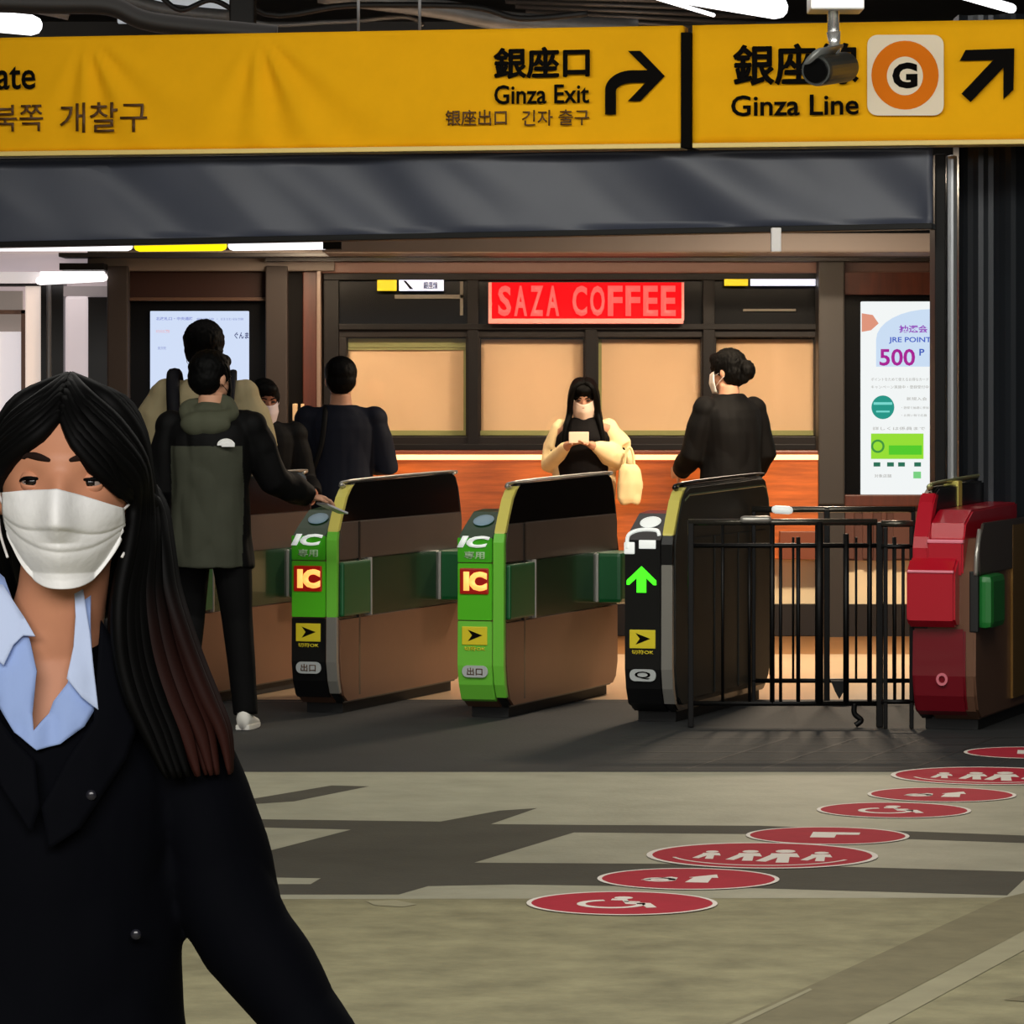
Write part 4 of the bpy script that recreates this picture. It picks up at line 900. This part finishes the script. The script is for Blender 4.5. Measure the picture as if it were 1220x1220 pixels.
# --- man in black and olive jacket, back to the viewer, reaching to the reader with his right arm
M_olive = mat('olive_cloth', (62, 64, 54), .75, spec=.12, var=.08, vs=8); M_jblack = mat('jacket_black', (9, 9, 10), .7, spec=.12)
H = 1.705; rz = R(172)
o, J, M, k, yl, h = person('man in black and olive hooded jacket with a white logo on his back', 250, 18.9, H, rz,
    {-1: (Vector((-.08, -.10, -.24)), Vector((-.12, -.22, -.09)), (-.6, -.75, -.1), (0, 0, -1)), 1: (Vector((.03, -.0, -.28)), Vector((-.05, -.19, -.12)), (-.3, -1, -.3), (-1, 0, 0))},
    R(-30), R(4), .02, {-1: ((-.03, .0), (-.075, .03)), 1: ((.01, -.06), (.0, .18))})
MZ = .80
def reg(c):
    if abs(c.x) > .165 or c.z > 1.27: return 1
    if c.y > -.02 or c.z < 1.2: return 0 if abs(c.x) < .165 and c.z < 1.27 else 1
    return 0
coat(o, J, h, yl, [M_olive, M_jblack], .425, 'jacket', .02, .108, .97, reg, 1.0, .014, .0075, 1.12, .84, 1.15)
bm = bmesh.new(); tube(bm, [Vector((0.0+.105*math.cos(a), .03+.075*math.sin(a), 1.425-.045*math.sin(a)+.01*math.cos(3*a))) for a in [2*PI*q/24 for q in range(25)]], [.034]*25, 12); ball(bm, (0, .10, 1.37), (.12, .05, .06)); ball(bm, (0, .02, 1.42), (.085, .07, .05))
remesh('hood', bm, mat('hood_olive', (74, 76, 62), .75, spec=.12), o, .008, 4, .007, 9)
trousers(o, J, h, mat('trousers_black', (9, 9, 10), .8, spec=.12), .95)
shoes(o, J, h, mat('shoe_white', (225, 222, 215), .5)); hair_short(o, M, k, vol=1.03, fold=.006)
face_mask(o, M, k, M_jblack); face_bits(o, M, k)
bm = bmesh.new()
for r_ in (.016, .026, .036):
    tube(bm, [(-.105+.0-(-r_*math.cos(a)+.0), .148, 1.275+r_*.72*math.sin(a)) for a in [PI*q/10*.9 for q in range(11)]], .0055, 6)
bx(bm, -.145, -.085, .142, .152, 1.268, 1.288, .003)
obj('white_logo', bm, mat('logo_white', (240, 240, 240), .5), o)
ph = tag(obj('smartphone', bx(bmesh.new(), -.036, .036, -.005, .005, -.07, .07, .004), mat('phone_pale', (190, 190, 195), .3)), 'small pale phone in the outstretched hand of the man in the olive jacket', 'phone')
wv = o.matrix_basis @ (J[-1][2]+Vector((-.06, -.07, -.012))); ph.location = Matrix.Translation(o.location) @ Matrix.Rotation(rz, 4, 'Z') @ (J[-1][2]+Vector((-.095, -.10, -.055))); ph.rotation_euler = (R(70), 0, R(-50))
# --- tall man in beige coat
o, J, M, k, yl, h = person('tall man in beige coat, his back turned, before the bluish screen', 243, 21.95, 1.865, PI,
    {-1: (Vector((-.09, -.03, -.27)), Vector((.06, -.2, -.08)), (.3, -1, 0), (1, 0, 0)), 1: (Vector((.10, -.03, -.27)), Vector((-.06, -.2, -.08)), (-.3, -1, 0), (-1, 0, 0))}, R(0), R(0))
coat(o, J, h, yl, mat('coat_beige', (152, 142, 112), .8, spec=.12, var=.06, vs=6), .42, 'coat', .03, .12, .98, None, 1.02, .012, .009, 1.25)
trousers(o, J, h, mat('trousers_dark', (14, 14, 17), .8, spec=.12)); shoes(o, J, h, M_jblack)
hair_short(o, M, k, vol=1.16, top=.01, fold=.008); face_mask(o, M, k); face_bits(o, M, k)
for s in (1, -1):
    bm = bmesh.new(); tube(bm, smoothpath([(s*.135, .15, 1.12), (s*.14, .158, 1.3), (s*.15, .15, 1.48), (s*.155, .07, 1.60), (s*.15, -.05, 1.60), (s*.14, -.15, 1.45)], 5), .035 if s == 1 else .02, 8, flat=.5, side=(1, 0, 0))
    obj('bag_strap', bm, mat('strap_navy', (14, 15, 22), .6, spec=.12), o, True)
# --- masked man beyond the gate
o, J, M, k, yl, h = person('man in dark clothes and white mask facing us, beside the tall man in beige', 313, 22.6, 1.60, R(12),
    {-1: (Vector((-.04, .0, -.26)), Vector((.06, -.20, -.03)), (.3, -1, 0), (1, 0, 0)), 1: (Vector((.05, .0, -.26)), Vector((.02, -.2, -.06)), (-.1, -1, 0), (-1, 0, 0))}, R(8), R(14), .03, None, .0075, M_skin2, 1, .108, -.02)
coat(o, J, h, yl, M_jblack, .43, 'jacket'); trousers(o, J, h, M_jblack); shoes(o, J, h, M_jblack); hair_short(o, M, k); face_mask(o, M, k, mat('mask_pinkish', (215, 200, 205), .7)); face_bits(o, M, k)
# --- man in dark suit
o, J, M, k, yl, h = person('man in dark navy suit, back to the viewer, before the leftmost cream blind', 406, 23.0, 1.70, R(184),
    {-1: (Vector((-.07, .0, -.27)), Vector((.12, -.2, .05)), (.5, -.8, .2), (0, 0, -1)), 1: (Vector((.07, .0, -.27)), Vector((-.12, -.2, .05)), (-.5, -.8, .2), (0, 0, -1))}, 0, R(3))
coat(o, J, h, yl, mat('suit_navy', (18, 22, 34), .7, spec=.12), .44, 'suit_jacket', .018, .105, .97); trousers(o, J, h, mat('trousers_dark', (14, 14, 17), .8, spec=.12)); shoes(o, J, h, M_jblack); hair_short(o, M, k, vol=1.06)
bm = bmesh.new(); tube(bm, smoothpath([(.19, .13, 1.0), (.115, .145, 1.2), (.09, .11, 1.37), (.085, 0, 1.43), (.1, -.1, 1.3)], 5), .014, 8, flat=.4, side=(1, 0, 0)); obj('bag_strap', bm, M_jblack, o, True)
face_bits(o, M, k)
# --- woman with the phone
o, J, M, k, yl, h = person('long haired woman in cream coat looking at her phone before the wooden counter', 696, 25.0, 1.60, R(-4),
    {-1: (Vector((-.055, .02, -.20)), Vector((.11, -.20, .11)), (.75, -.45, .25), (.3, -.3, -1)), 1: (Vector((.10, .02, -.19)), Vector((-.19, -.19, .10)), (-.8, -.35, .3), (-.3, -.3, -1))}, R(2), R(24), .02, None, .0065, M_skin, 1, .088, -.01)
M_cream_c = mat('coat_cream', (236, 214, 165), .75, var=.07, vs=7)
coat(o, J, h, yl, mat('top_black', (12, 10, 11), .7, spec=.12), .50, 'top', .002, .085, .3, None, .8, armr=.85)
# open coat: two front panels, back and sleeves
bm = bmesh.new()
for s in (-1, 1):
    sh, el, wr = J[s][:3]; wd = 1.0 if s < 0 else 1.45
    tube(bm, [sh+Vector((-s*.005, .01, .008)), sh.lerp(el, .5)+Vector((s*.02*wd, .01, 0)), el+Vector((s*.01, .01, -.01)), el.lerp(wr, .5), el.lerp(wr, .86)], [.060, .058*wd**.5, .06*wd**.6, .048*wd, .034], 16, rnd=True)
    tube(bm, [(s*.125, .01, 1.20), (s*.145, .02, 1.05), (s*.135, .02, .85), (s*.135, .02, .62)], [.035, .045, .045, .045], 14, flat=1.6, side=(1, 0, 0), rnd=True)
tube(bm, [(0, .1, 1.2), (0, .11, .9), (0, .12, .6)], [.14, .16, .17], 20, flat=.2, side=(1, 0, 0))
remesh('coat', bm, M_cream_c, o, .0075, 4, .010, 9, (1, 1, .5))
trousers(o, J, h, [mat('skirt_dark', (26, 18, 18), .7, spec=.12), mat('skirt_pale', (150, 110, 92), .7)], skirt=((.34, .13, .10), (.42, .12, .09), (.50, .1, .08), (.57, .085, .065)), name='skirt')
sk = [c for c in o.children if c.name.startswith('skirt')][0]
for p in sk.data.polygons: p.material_index = 1 if p.center.y < 0 and math.sin(p.center.x*120+math.sin(p.center.z*9)) > .55 else 0
shoes(o, J, h, M_jblack); hair_short(o, M, k, vol=1.02, top=-.006); face_mask(o, M, k, mat('mask_warm', (240, 215, 195), .7)); face_bits(o, M, k)
bm = bmesh.new()
for s in (-1, 1):
    for q in range(7):
        a = q/6; x0 = s*(.05+.03*a); y0 = -.045+.11*a
        p = [M @ (Vector((s*.01, -.03+.05*a, .115))*k), M @ (Vector((s*.055, -.05+.09*a, .085))*k), M @ (Vector((s*.082, -.055+.1*a, 0))*k), M @ (Vector((s*.088, -.06+.1*a, -.09))*k)]
        e = p[-1]; p += [Vector((s*.105, e.y+.0-.035*(1-a), 1.29)), Vector((s*(.12+.02*a), -.10+.08*a, 1.18)), Vector((s*(.13+.01*a), -.10+.09*a, 1.10))]
        tube(bm, smoothpath(p, 5), [.02]*20+[.017]*6+[.014]*5, 8)
remesh('long_hair', bm, M_hair, o, .007, 3)
PM = Matrix.Translation(o.location) @ Matrix.Rotation(R(-4), 4, 'Z')
ph = tag(obj('smartphone', bx(bmesh.new(), -.033, .033, -.005, .005, -.06, .06, .004), mat('phone_case', (235, 215, 190), .4)), 'pale phone held in both hands by the long haired woman in the cream coat', 'phone')
ph.location = PM @ ((J[-1][2]+J[1][2])/2+Vector((0, -.075, .045))); ph.rotation_euler = (R(-10), R(90), R(0))
t = thing('tote_bag', 'cream cloth bag hanging from the arm of the woman with the phone', 'bag', PM @ Vector((.275, -.13, .84)))
bm = bmesh.new(); tube(bm, [(0, 0, 0), (0, 0, .03), (0, 0, .12), (0, 0, .2), (0, 0, .235)], [.055, .075, .078, .068, .045], 20, flat=.5, side=(1, 0, 0)); remesh('bag_body', bm, mat('bag_cream', (235, 212, 160), .7), t, .007, 4, .01, 12)
bm = bmesh.new(); tube(bm, smoothpath([(-.03, 0, .22), (-.02, .0, .30), (.0, .0, .335), (.02, .0, .30), (.03, 0, .22)], 5), .008, 8); obj('handle', bm, mat('bag_cream', (235, 212, 160), .7), t, True)
# --- woman or man in black, back turned
o, J, M, k, yl, h = person('dark haired person in black jacket seen from behind before the rightmost blind', 871, 24.7, 1.755, R(212),
    {-1: (Vector((-.06, .03, -.27)), Vector((.02, -.15, -.16)), (0, -.8, -.5), (1, 0, 0)), 1: (Vector((.05, -.06, -.27)), Vector((-.03, -.17, -.10)), (-.1, -1, -.1), (-1, 0, 0))}, R(28), R(8), .02, None, .0075, None, 1, .098)
coat(o, J, h, yl, M_jblack, .50, 'jacket', .022, .115, .98, None, 1.0, .009, .008, 1.05, .85, 1.15); trousers(o, J, h, mat('trousers_grey', (44, 42, 42), .8, spec=.12)); shoes(o, J, h, M_jblack)
hair_short(o, M, k, bun=True, vol=1.08, back=.01, fold=.008); face_mask(o, M, k); face_bits(o, M, k)
# --- passer-by close to the camera, left
XH, YH, ZH = -.4855, 4.60, 1.4474
AX, AY, AC = .073, .095, .106
def Wp(px, py, D): return Vector(((px-610)/F*D, D, CH-(py-HZ)/F*D))
def g2(x, s): return math.exp(-(x/s)**2)
def feat(x, z):
    r = 0
    t = min(1, max(0, (.012-z)/.055)); 
    if -.06 < z < .02: r -= .022*g2(x, .010+.004*t)*math.sin(min(1, t)*PI/2)*(1 if z > -.045 else max(0, (z+.06)/.015))
    r -= .003*g2(z-.024, .011)*g2(x, .055)
    r += .0085*g2(abs(x)-.0315, .016)*g2(z, .0125)
    r -= .004*g2(abs(x)-.04, .018)*g2(z+.035, .02)
    r -= .006*g2(x, .022)*g2(z+.072, .014)
    return r
def head_pt(dx, dy, dz):
    x = AX*dx; z = (AC if dz > 0 else .12)*dz; y = AY*dy*(1.06 if dy > 0 else 1)
    if z < 0:
        t = -z/.12; x *= 1-.30*t**1.4
        if y < 0: y *= 1-.05*t
        else: y *= 1-.35*t
    if dy < 0: y += feat(x, z)*min(1, -dy*2)
    return Vector((x, y, z))
def face_y(x, z):
    t = max(0, -z/.12); ax = AX*(1-.30*t**1.4); c = AC if z > 0 else .12
    return -AY*(1-.05*t)*math.sqrt(max(.02, 1-(x/ax)**2-(z/c)**2)) + feat(x, z)
HM = Matrix.Translation((XH, YH, ZH))
xc, yc = -.527, 4.66
bm = bmesh.new()
n1, n2 = 120, 80; rings = []
for j in range(1, n2):
    e = -PI/2+PI*j/n2; rings.append([bm.verts.new(HM @ head_pt(math.cos(e)*math.cos(2*PI*i/n1), math.cos(e)*math.sin(2*PI*i/n1), math.sin(e))) for i in range(n1)])
for a, b in zip(rings[:-1], rings[1:]):
    for i in range(n1): bm.faces.new((a[i], a[(i+1) % n1], b[(i+1) % n1], b[i]))
bm.faces.new(rings[0][::-1]); bm.faces.new(rings[-1])
for s in (-1, 1): ball(bm, (XH+s*.075, YH+.012, ZH-.012), (.011, .018, .03))
X, Y = Vector((1, 0, 0)), Vector((0, 1, 0))
loft(bm, [(Vector((XH+.0, YH+.02, 1.39)), X*.05, Y*.052), (Vector((XH-.008, YH+.02, 1.33)), X*.05, Y*.05), (Vector((XH-.02, YH+.035, 1.28)), X*.054, Y*.052), (Vector((xc, yc-.01, 1.25)), X*.09, Y*.062), (Vector((xc, yc, 1.22)), X*.13, Y*.075),
          (Vector((xc, yc, 1.12)), X*.14, Y*.088), (Vector((xc, yc, .98)), X*.115, Y*.08), (Vector((xc, yc, .84)), X*.135, Y*.085), (Vector((xc, yc, .72)), X*.14, Y*.09)], 36)
armL = [Vector((xc+.14, yc, 1.215)), Vector((xc+.222, yc+.0, .947)), Vector((xc+.375, yc-.06, .755))]
armR = [Vector((xc-.14, yc, 1.215)), Vector((xc-.20, yc+.03, .945)), Vector((xc-.19, yc-.10, .72))]
for A, s in ((armL, 1), (armR, -1)):
    tube(bm, [A[0]-X*s*.08, A[0], A[0].lerp(A[1], .5), A[1], A[1].lerp(A[2], .4), A[2]], [.045, .045, .04, .034, .034, .022], 18, rnd=True)
    hand(bm, A[2], (A[2]-A[1]).normalized()+Vector((0, 0, -.3)), (-s, .2, 0), .165, .55, s)
for s in (-1, 1):
    tube(bm, [(xc+s*.075, yc, .76), (xc+s*.08, yc-.01, .6), (xc+s*.085, yc-.01-.04*s, .43), (xc+s*.085, yc+.03-.05*s, .25), (xc+s*.085, yc+.05-.06*s, .07)], [.078, .07, .05, .048, .03], 18, rnd=True)
    tube(bm, [(xc+s*.085, yc+.06-.06*s, .045), (xc+s*.085, yc-.02-.06*s, .04), (xc+s*.088, yc-.12-.06*s, .03)], [.03, .03, .026], 14, flat=.8, side=(1, 0, 0), rnd=True)
M_face = mat('skin_face', (196, 136, 104), .5, var=.05, vs=9, spec=.3)
W = remesh('person', bm, M_face, None, .0036, 3)
tag(W, 'close passer-by with long dark hair, white face mask, dark jacket and blue shirt', 'person')
def inpoly(p, poly):
    c = False; n = len(poly)
    for i in range(n):
        (x0, y0), (x1, y1) = poly[i], poly[(i+1) % n]
        if (y0 > p[1]) != (y1 > p[1]) and p[0] < (x1-x0)*(p[1]-y0)/(y1-y0)+x0: c = not c
    return c
M_blaz = mat('blazer_black', (5, 6, 11), .8, spec=.05)
bm = bmesh.new()
loft(bm, [(Vector((xc, yc, .58)), X*.205, Y*.13), (Vector((xc, yc, .72)), X*.185, Y*.122), (Vector((xc, yc, .86)), X*.164, Y*.108), (Vector((xc, yc, .98)), X*.155, Y*.104), (Vector((xc, yc, 1.10)), X*.162, Y*.11), (Vector((xc, yc, 1.19)), X*.16, Y*.1),
          (Vector((xc, yc, 1.235)), X*.135, Y*.082), (Vector((xc, yc, 1.265)), X*.1, Y*.07), (Vector((xc+.01, yc+.01, 1.30)), X*.062, Y*.055)], 40)
for A, s in ((armL, 1), (armR, -1)):
    d = A[2]-A[1]
    tube(bm, [A[0]-X*s*.09, A[0]-Vector((0, 0, .005)), A[0].lerp(A[1], .45), A[0].lerp(A[1], .85), A[1]+d*.08, A[1]+d*.5, A[1]+d*.95], [.055, .06, .058, .058, .056, .047, .036], 20)
    ball(bm, A[0]-Vector((0, 0, .01)), (.06, .06, .055))
JK = remesh('jacket', bm, M_blaz, W, .006, 5, .008, 8, (1, 1, .6), None, 3)
hole = [(-60, 700), (5, 640), (88, 640), (96, 720), (101, 800), (104, 846), (92, 862), (45, 886), (20, 864), (0, 828), (-60, 760)]
bm = bmesh.new(); bm.from_mesh(JK.data)
def proj(c): return (610+F*c.x/c.y, HZ-F*(c.z-CH)/c.y)
bmesh.ops.delete(bm, geom=[f for f in bm.faces if f.calc_center_median().y < yc-.015 and inpoly(proj(f.calc_center_median()), hole)], context='FACES')
bm.normal_update()
bmesh.ops.solidify(bm, geom=list(bm.faces), thickness=.004); bm.to_mesh(JK.data); bm.free(); JK.data.polygons.foreach_set('use_smooth', [True]*len(JK.data.polygons))
def chest_y(x, z, off):
    t = (z-1.10)/.14; hw = .17; d = .118-.018*max(0, t)-.03*max(0, t-1)**1
    return yc-d*math.sqrt(max(.05, 1-((x-xc)/hw)**2))-off
def patch3(name, pts, off, m, par, th=.004, wob=.002, lift=None, cuts=7):
    bm = bmesh.new(); D0 = 4.55
    vs = [bm.verts.new(Wp(a, b, D0)) for a, b in pts]; f = bm.faces.new(vs); bm.normal_update()
    bmesh.ops.triangulate(bm, faces=[f]); bmesh.ops.subdivide_edges(bm, edges=list(bm.edges), cuts=cuts, use_grid_fill=True)
    for v in bm.verts:
        y = chest_y(v.co.x, v.co.z, off)+wob*noise.noise(Vector((v.co.x*45, v.co.z*22, 2)))*2
        if lift: y += lift(v.co)
        v.co.y = y
    bm.normal_update()
    if sum(f.normal.y for f in bm.faces) > 0: bmesh.ops.reverse_faces(bm, faces=list(bm.faces))
    bmesh.ops.solidify(bm, geom=list(bm.faces), thickness=th)
    return obj(name, bm, m, par, True)
M_shirt = mat('shirt_blue', (148, 172, 222), .7, spec=.2, bump=.3, bs=14); M_shirt2 = mat('collar_pale', (190, 206, 238), .7, spec=.2)
SH = patch3('shirt', [(-60, 640), (0, 690), (16, 730), (33, 762), (43, 800), (39, 850), (41, 870), (58, 850), (63, 836), (80, 814), (85, 780), (90, 735), (92, 700), (104, 705), (106, 760), (109, 800), (112, 846), (100, 866), (72, 886), (45, 893), (18, 872), (-4, 838), (-60, 770)], .006, M_shirt, W, .004, .004)
patch3('collar', [(84, 690), (96, 704), (106, 756), (117, 846), (98, 830), (80, 808), (87, 770), (88, 735)], .016, M_shirt2, SH, .004, .002)
patch3('collar', [(-45, 690), (0, 698), (27, 736), (41, 758), (27, 757), (15, 768), (4, 792), (-30, 765)], .016, M_shirt2, SH, .004, .002)
patch3('lapel', [(118, 740), (150, 790), (168, 850), (150, 905), (98, 985), (60, 1010), (52, 960), (80, 905), (112, 858)], .014, mat('lapel_black', (6, 7, 12), .8, spec=.05), JK, .004, .001)
patch3('lapel', [(-60, 790), (-8, 845), (18, 880), (44, 905), (50, 960), (40, 990), (0, 930), (-60, 880)], .014, mat('lapel_black', (6, 7, 12), .8, spec=.05), JK, .004, .001)
for px, py in ((110, 946), (160, 1116)):
    p = Wp(px, py, 4.55); bm = bmesh.new(); ball(bm, (p.x, chest_y(p.x, p.z, .016 if py < 1000 else .006), p.z), (.006, .003, .006), 14); obj('button', bm, mat('button_dark', (30, 30, 38), .25), JK, True)
bm = bmesh.new()
loft(bm, [(Vector((xc, yc, z)), X*a, Y*b) for z, a, b in ((.50, .17, .12), (.6, .168, .118), (.72, .158, .11), (.86, .14, .098))], 32)
for s in (-1, 1):
    tube(bm, [(xc+s*.08, yc, .62), (xc+s*.085, yc-.01-.04*s, .43), (xc+s*.085, yc+.03-.05*s, .25), (xc+s*.085, yc+.05-.06*s, .05)], [.088, .078, .072, .07], 18)
remesh('trousers', bm, M_jblack, W, .01, 4, .005, 6, (1, 1, .4))
for s in (-1, 1):
    bm = bmesh.new(); cx, cy = xc+s*.086, yc-.06*s
    loft(bm, [(Vector((cx, cy+y, .004+t/2)), X*w_, Vector((0, 0, t/2))) for y, w_, t in ((.105, .03, .07), (.08, .038, .09), (.03, .04, .085), (-.05, .043, .065), (-.12, .044, .056), (-.16, .036, .046), (-.18, .016, .025))], 20)
    obj('shoe', bm, M_blkp, W, True)
# eyes: balls, lids with an almond opening, lash line, brows
M_scl = mat('eye_white_shaded', (150, 136, 128), .3); M_iris = mat('iris_dark', (16, 9, 7), .2)  # eye white darkened in colour to stand for shade
for s in (-1, 1):
    ex, ez = s*.0315+.0, -.0035 if s > 0 else -.0025
    ey = face_y(ex, ez)+.0075; R0 = .0125
    bm = bmesh.new(); vs = ball(bm, (0, 0, 0), (R0,)*3, 32)
    gz = Vector((-.16, -1, .02)).normalized()
    for f in bm.faces: f.material_index = 1 if f.calc_center_median().normalized().dot(gz) > math.cos(R(31)) else 0
    for v in bm.verts: v.co += Vector((XH+ex, YH+ey, ZH+ez))
    obj('eye', bm, [M_scl, M_iris], W, True)
    def up(u): return R(18*(1-abs(u)**3)-2+3*u*s)
    def dn(u): return R(-13*(1-abs(u)**2.4)-2+3*u*s)
    bm = bmesh.new(); n = 24
    def sph(az, el, r): return Vector((XH+ex+r*math.sin(az)*math.cos(el), YH+ey-r*math.cos(az)*math.cos(el), ZH+ez+r*math.sin(el)))
    for fn, sg in ((up, 1), (dn, -1)):
        g = []
        for i in range(n+1):
            u = i/n*2-1; az = R(72)*u; e0 = fn(u); row = []
            for j in range(8): row.append(bm.verts.new(sph(az, e0+(R(75)*sg-e0)*j/7, .0134+(.0006 if j else 0))))
            g.append(row)
        for i in range(n):
            for j in range(7): bm.faces.new((g[i][j], g[i+1][j], g[i+1][j+1], g[i][j+1]))
    bm.normal_update(); bmesh.ops.solidify(bm, geom=list(bm.faces), thickness=-.0008); obj('eyelid', bm, M_face, W, True)
    bm = bmesh.new(); tube(bm, [sph(R(74)*u, up(u)+R(1), .0141) for u in [q/10-1 for q in range(21)]], [.0008+.0011*math.sin(PI*q/20)+(.0004 if (q > 10) == (s > 0) else 0) for q in range(21)], 6)
    obj('eyelashes', bm, M_hair, W, True)
    bm = bmesh.new(); P = []
    for q in range(13):
        t = q/12; x = s*(.012+.042*t); z = .0215+.006*math.sin(t*PI*.8)-.002*t
        P.append(Vector((XH+x, YH+face_y(x, z)-.0006, ZH+z)))
    tube(bm, P, [.0022+.0020*math.sin(PI*min(1, q/8)) if q < 8 else .0044*(1-(q-8)/5.5) for q in range(13)], 8, flat=.35, side=(0, 0, 1), rnd=True); obj('eyebrow', bm, mat('eyebrow_dark', (34, 22, 18), .8, spec=.1), W, True)
# face mask with a centre ridge and pleats
bm = bmesh.new(); nu, nv = 60, 70; G = []
def mtop(u): return (-.0098 if u < 0 else -.0098)-(.004*abs(u)**1.2 if u < 0 else .021*abs(u)**1.1)
def mbot(u): return -.118+.052*abs(u)**2.6
for i in range(nu+1):
    u = i/nu*2-1; row = []
    for j in range(nv+1):
        v = j/nv; zt, zb2 = mtop(u), mbot(u); z = zt+(zb2-zt)*v
        hw = .0645-.004*max(0, v-.6)*2.5; x = hw*u
        base = face_y(x*.86, z*.9 if z > -.1 else -.09)
        ridge = -(.012+.010*math.sin(PI*min(1, v*1.1)))*(1-abs(u))**1.02
        # pleats: overlapping folds which open towards the middle
        pl = 0
        for v0, am in ((.36, .006), (.60, .005)):
            vv = v0+.10*abs(u)*(1 if v0 < .5 else -.6)
            dlt = v-vv
            pl += am*(1/(1+math.exp(-dlt*130)))*math.exp(-max(0, dlt)*11)*(1-.35*abs(u))
        y = min(base, -.042)-.005+ridge+pl+.003*noise.noise(Vector((u*3, v*4, 1)))*abs(u)
        row.append(bm.verts.new(HM @ Vector((x, y, z))))
    G.append(row)
for i in range(nu):
    for j in range(nv): bm.faces.new((G[i][j], G[i+1][j], G[i+1][j+1], G[i][j+1]))
bm.normal_update(); bmesh.ops.solidify(bm, geom=list(bm.faces), thickness=.002)
FMK = obj('face_mask', bm, mat('mask_paper', (240, 241, 240), .75, bump=.1, bs=90), W, True)
for s in (-1, 1):
    for za, zb2 in ((-.035, -.005), (-.085, -.03)):
        bm = bmesh.new(); tube(bm, smoothpath([HM @ Vector(q) for q in ((s*.062, -.045, za), (s*.074, -.015, (za+zb2)/2), (s*.08, .01, zb2+.01))], 5), .0016, 6); obj('ear_loop', bm, M_mask, FMK, True)
# hair: scalp cap plus many locks from the parting down over the shoulders
EA, EB, EC = .083, .103, .110
def ell(az, el, g=1.0):   # az 0 = front, positive to the right
    return Vector((EA*g*math.sin(az)*math.cos(el), .006-EB*g*math.cos(az)*math.cos(el), .002+EC*g*math.sin(el)))
bm = bmesh.new()
for v in ball(bm, (0, 0, 0), (.079, .093, .104), 36): v.co = HM @ (v.co+Vector((0, .022, .005)))
ball(bm, HM @ Vector((0, .05, -.08)), (.07, .05, .09), 24)
cap = remesh('hair', bm, M_hair, W, .004, 2)
random.seed(5)
def hang(s, q, dep, zend):
    """points of a hanging lock; q 0 inner .. 1 outer, dep 0 front .. 1 back"""
    out = []
    for z, xi, xo in ((-.03, .070, .091), (-.07, .064, .100), (-.12, .052, .108), (-.16, .048, .120), (-.20, .050, .134), (-.24, .060, .150), (-.28, .078, .168), (-.325, .10, .176)):
        if z < zend: break
        y = -.035+.10*dep-.0+(-.03 if z < -.15 else (-.03*(-z-.03)/.12))*(1-dep*.4)
        if s < 0: y = .06+.05*dep+min(1, max(0, -z-.06)/.1)*.055
        out.append(Vector((s*(xi+(xo-xi)*q), y, z)))
    return out
locks = []
for s in (-1, 1):
    for layer in range(3):
        n = 17
        for k in range(n):
            t = (k+random.uniform(-.2, .2))/(n-1); t = min(1, max(0, t))
            jit = random.uniform(-.004, .004); g = 1.0-.03*layer+random.uniform(-.006, .008)
            # parting start: from the hairline apex over the crown to the back
            e0 = R(39+ t*102); st_ = Vector((s*.001, .006-EB*g*math.cos(e0), .002+EC*g*math.sin(e0)))
            if t < .45:
                f = t/.45   # swept fringe
                if s > 0: mids = [ell(R(13+14*f), R(20+33*f), g), ell(R(31+19*f), R(4+28*f), g), ell(R(55+15*f), R(-7+16*f), g*(1.02))]
                else: mids = [ell(-R(18+12*f), R(24+28*f), g), ell(-R(44+14*f), R(11+22*f), g), ell(-R(66+6*f), R(0+10*f), g)]
            else:
                f = (t-.45)/.55
                mids = [ell(s*R(50+90*f), R(52-8*f), g), ell(s*R(72+55*f), R(26-4*f), g), ell(s*R(82+45*f), R(0), g)]
            if s > 0 and t < .16 and layer < 2:
                # fringe tips that end by the outer eye corner
                P = [st_]+mids[:2]+[ell(R(47), R(-4-3*layer), g*1.0), ell(R(62), R(-10-2*layer), g*1.02)]; rr = [.007, .010, .010, .008, .003]
            else:
                q = min(1, max(0, t*1.15+random.uniform(-.12, .12))) if layer < 2 else random.random()
                H_ = hang(s, q, min(1, t*.9+.25*layer), -.20 if (k % 5 == 4 and layer) else -.33)
                P = [st_]+mids+H_; rr = [.006, .010, .0115, .0115]+[.0125]*(len(H_)-2)+[.009, .0025]
            k_ = 4; sp = smoothpath([HM @ p for p in P], k_); R_ = []
            for a in range(len(P)-1):
                for b in range(k_): R_.append(rr[a]+(rr[a+1]-rr[a])*b/k_)
            R_.append(rr[-1]); locks.append((sp, R_, s, q if not (s > 0 and t < .16 and layer < 2) else 0))
M_hbrown = mat('hair_brown', (24, 12, 10), .6, spec=.1)
nt = M_hbrown.node_tree; tc = nt.nodes.new('ShaderNodeTexCoord'); sp_ = nt.nodes.new('ShaderNodeSeparateXYZ'); rp = nt.nodes.new('ShaderNodeValToRGB'); mr = nt.nodes.new('ShaderNodeMapRange')
mr.inputs['From Min'].default_value = 1.10; mr.inputs['From Max'].default_value = 1.34   # dyed towards the tips
rp.color_ramp.elements[0].color = (*lin((52, 25, 20)), 1); rp.color_ramp.elements[1].color = (*lin((4, 4, 4)), 1)
nt.links.new(tc.outputs['Object'], sp_.inputs[0]); nt.links.new(sp_.outputs['Z'], mr.inputs['Value']); nt.links.new(mr.outputs[0], rp.inputs[0]); nt.links.new(rp.outputs[0], nt.nodes['Principled BSDF'].inputs['Base Color'])
bm = bmesh.new()
for sp, R_, s, q in locks:
    n0 = len(bm.faces); tube(bm, sp, R_, 8, flat=.75); bm.faces.ensure_lookup_table()
    if q > .45:
        for f in bm.faces[n0:]:
            f.material_index = 1
obj('hair_locks', bm, [M_hair, M_hbrown], cap, True)
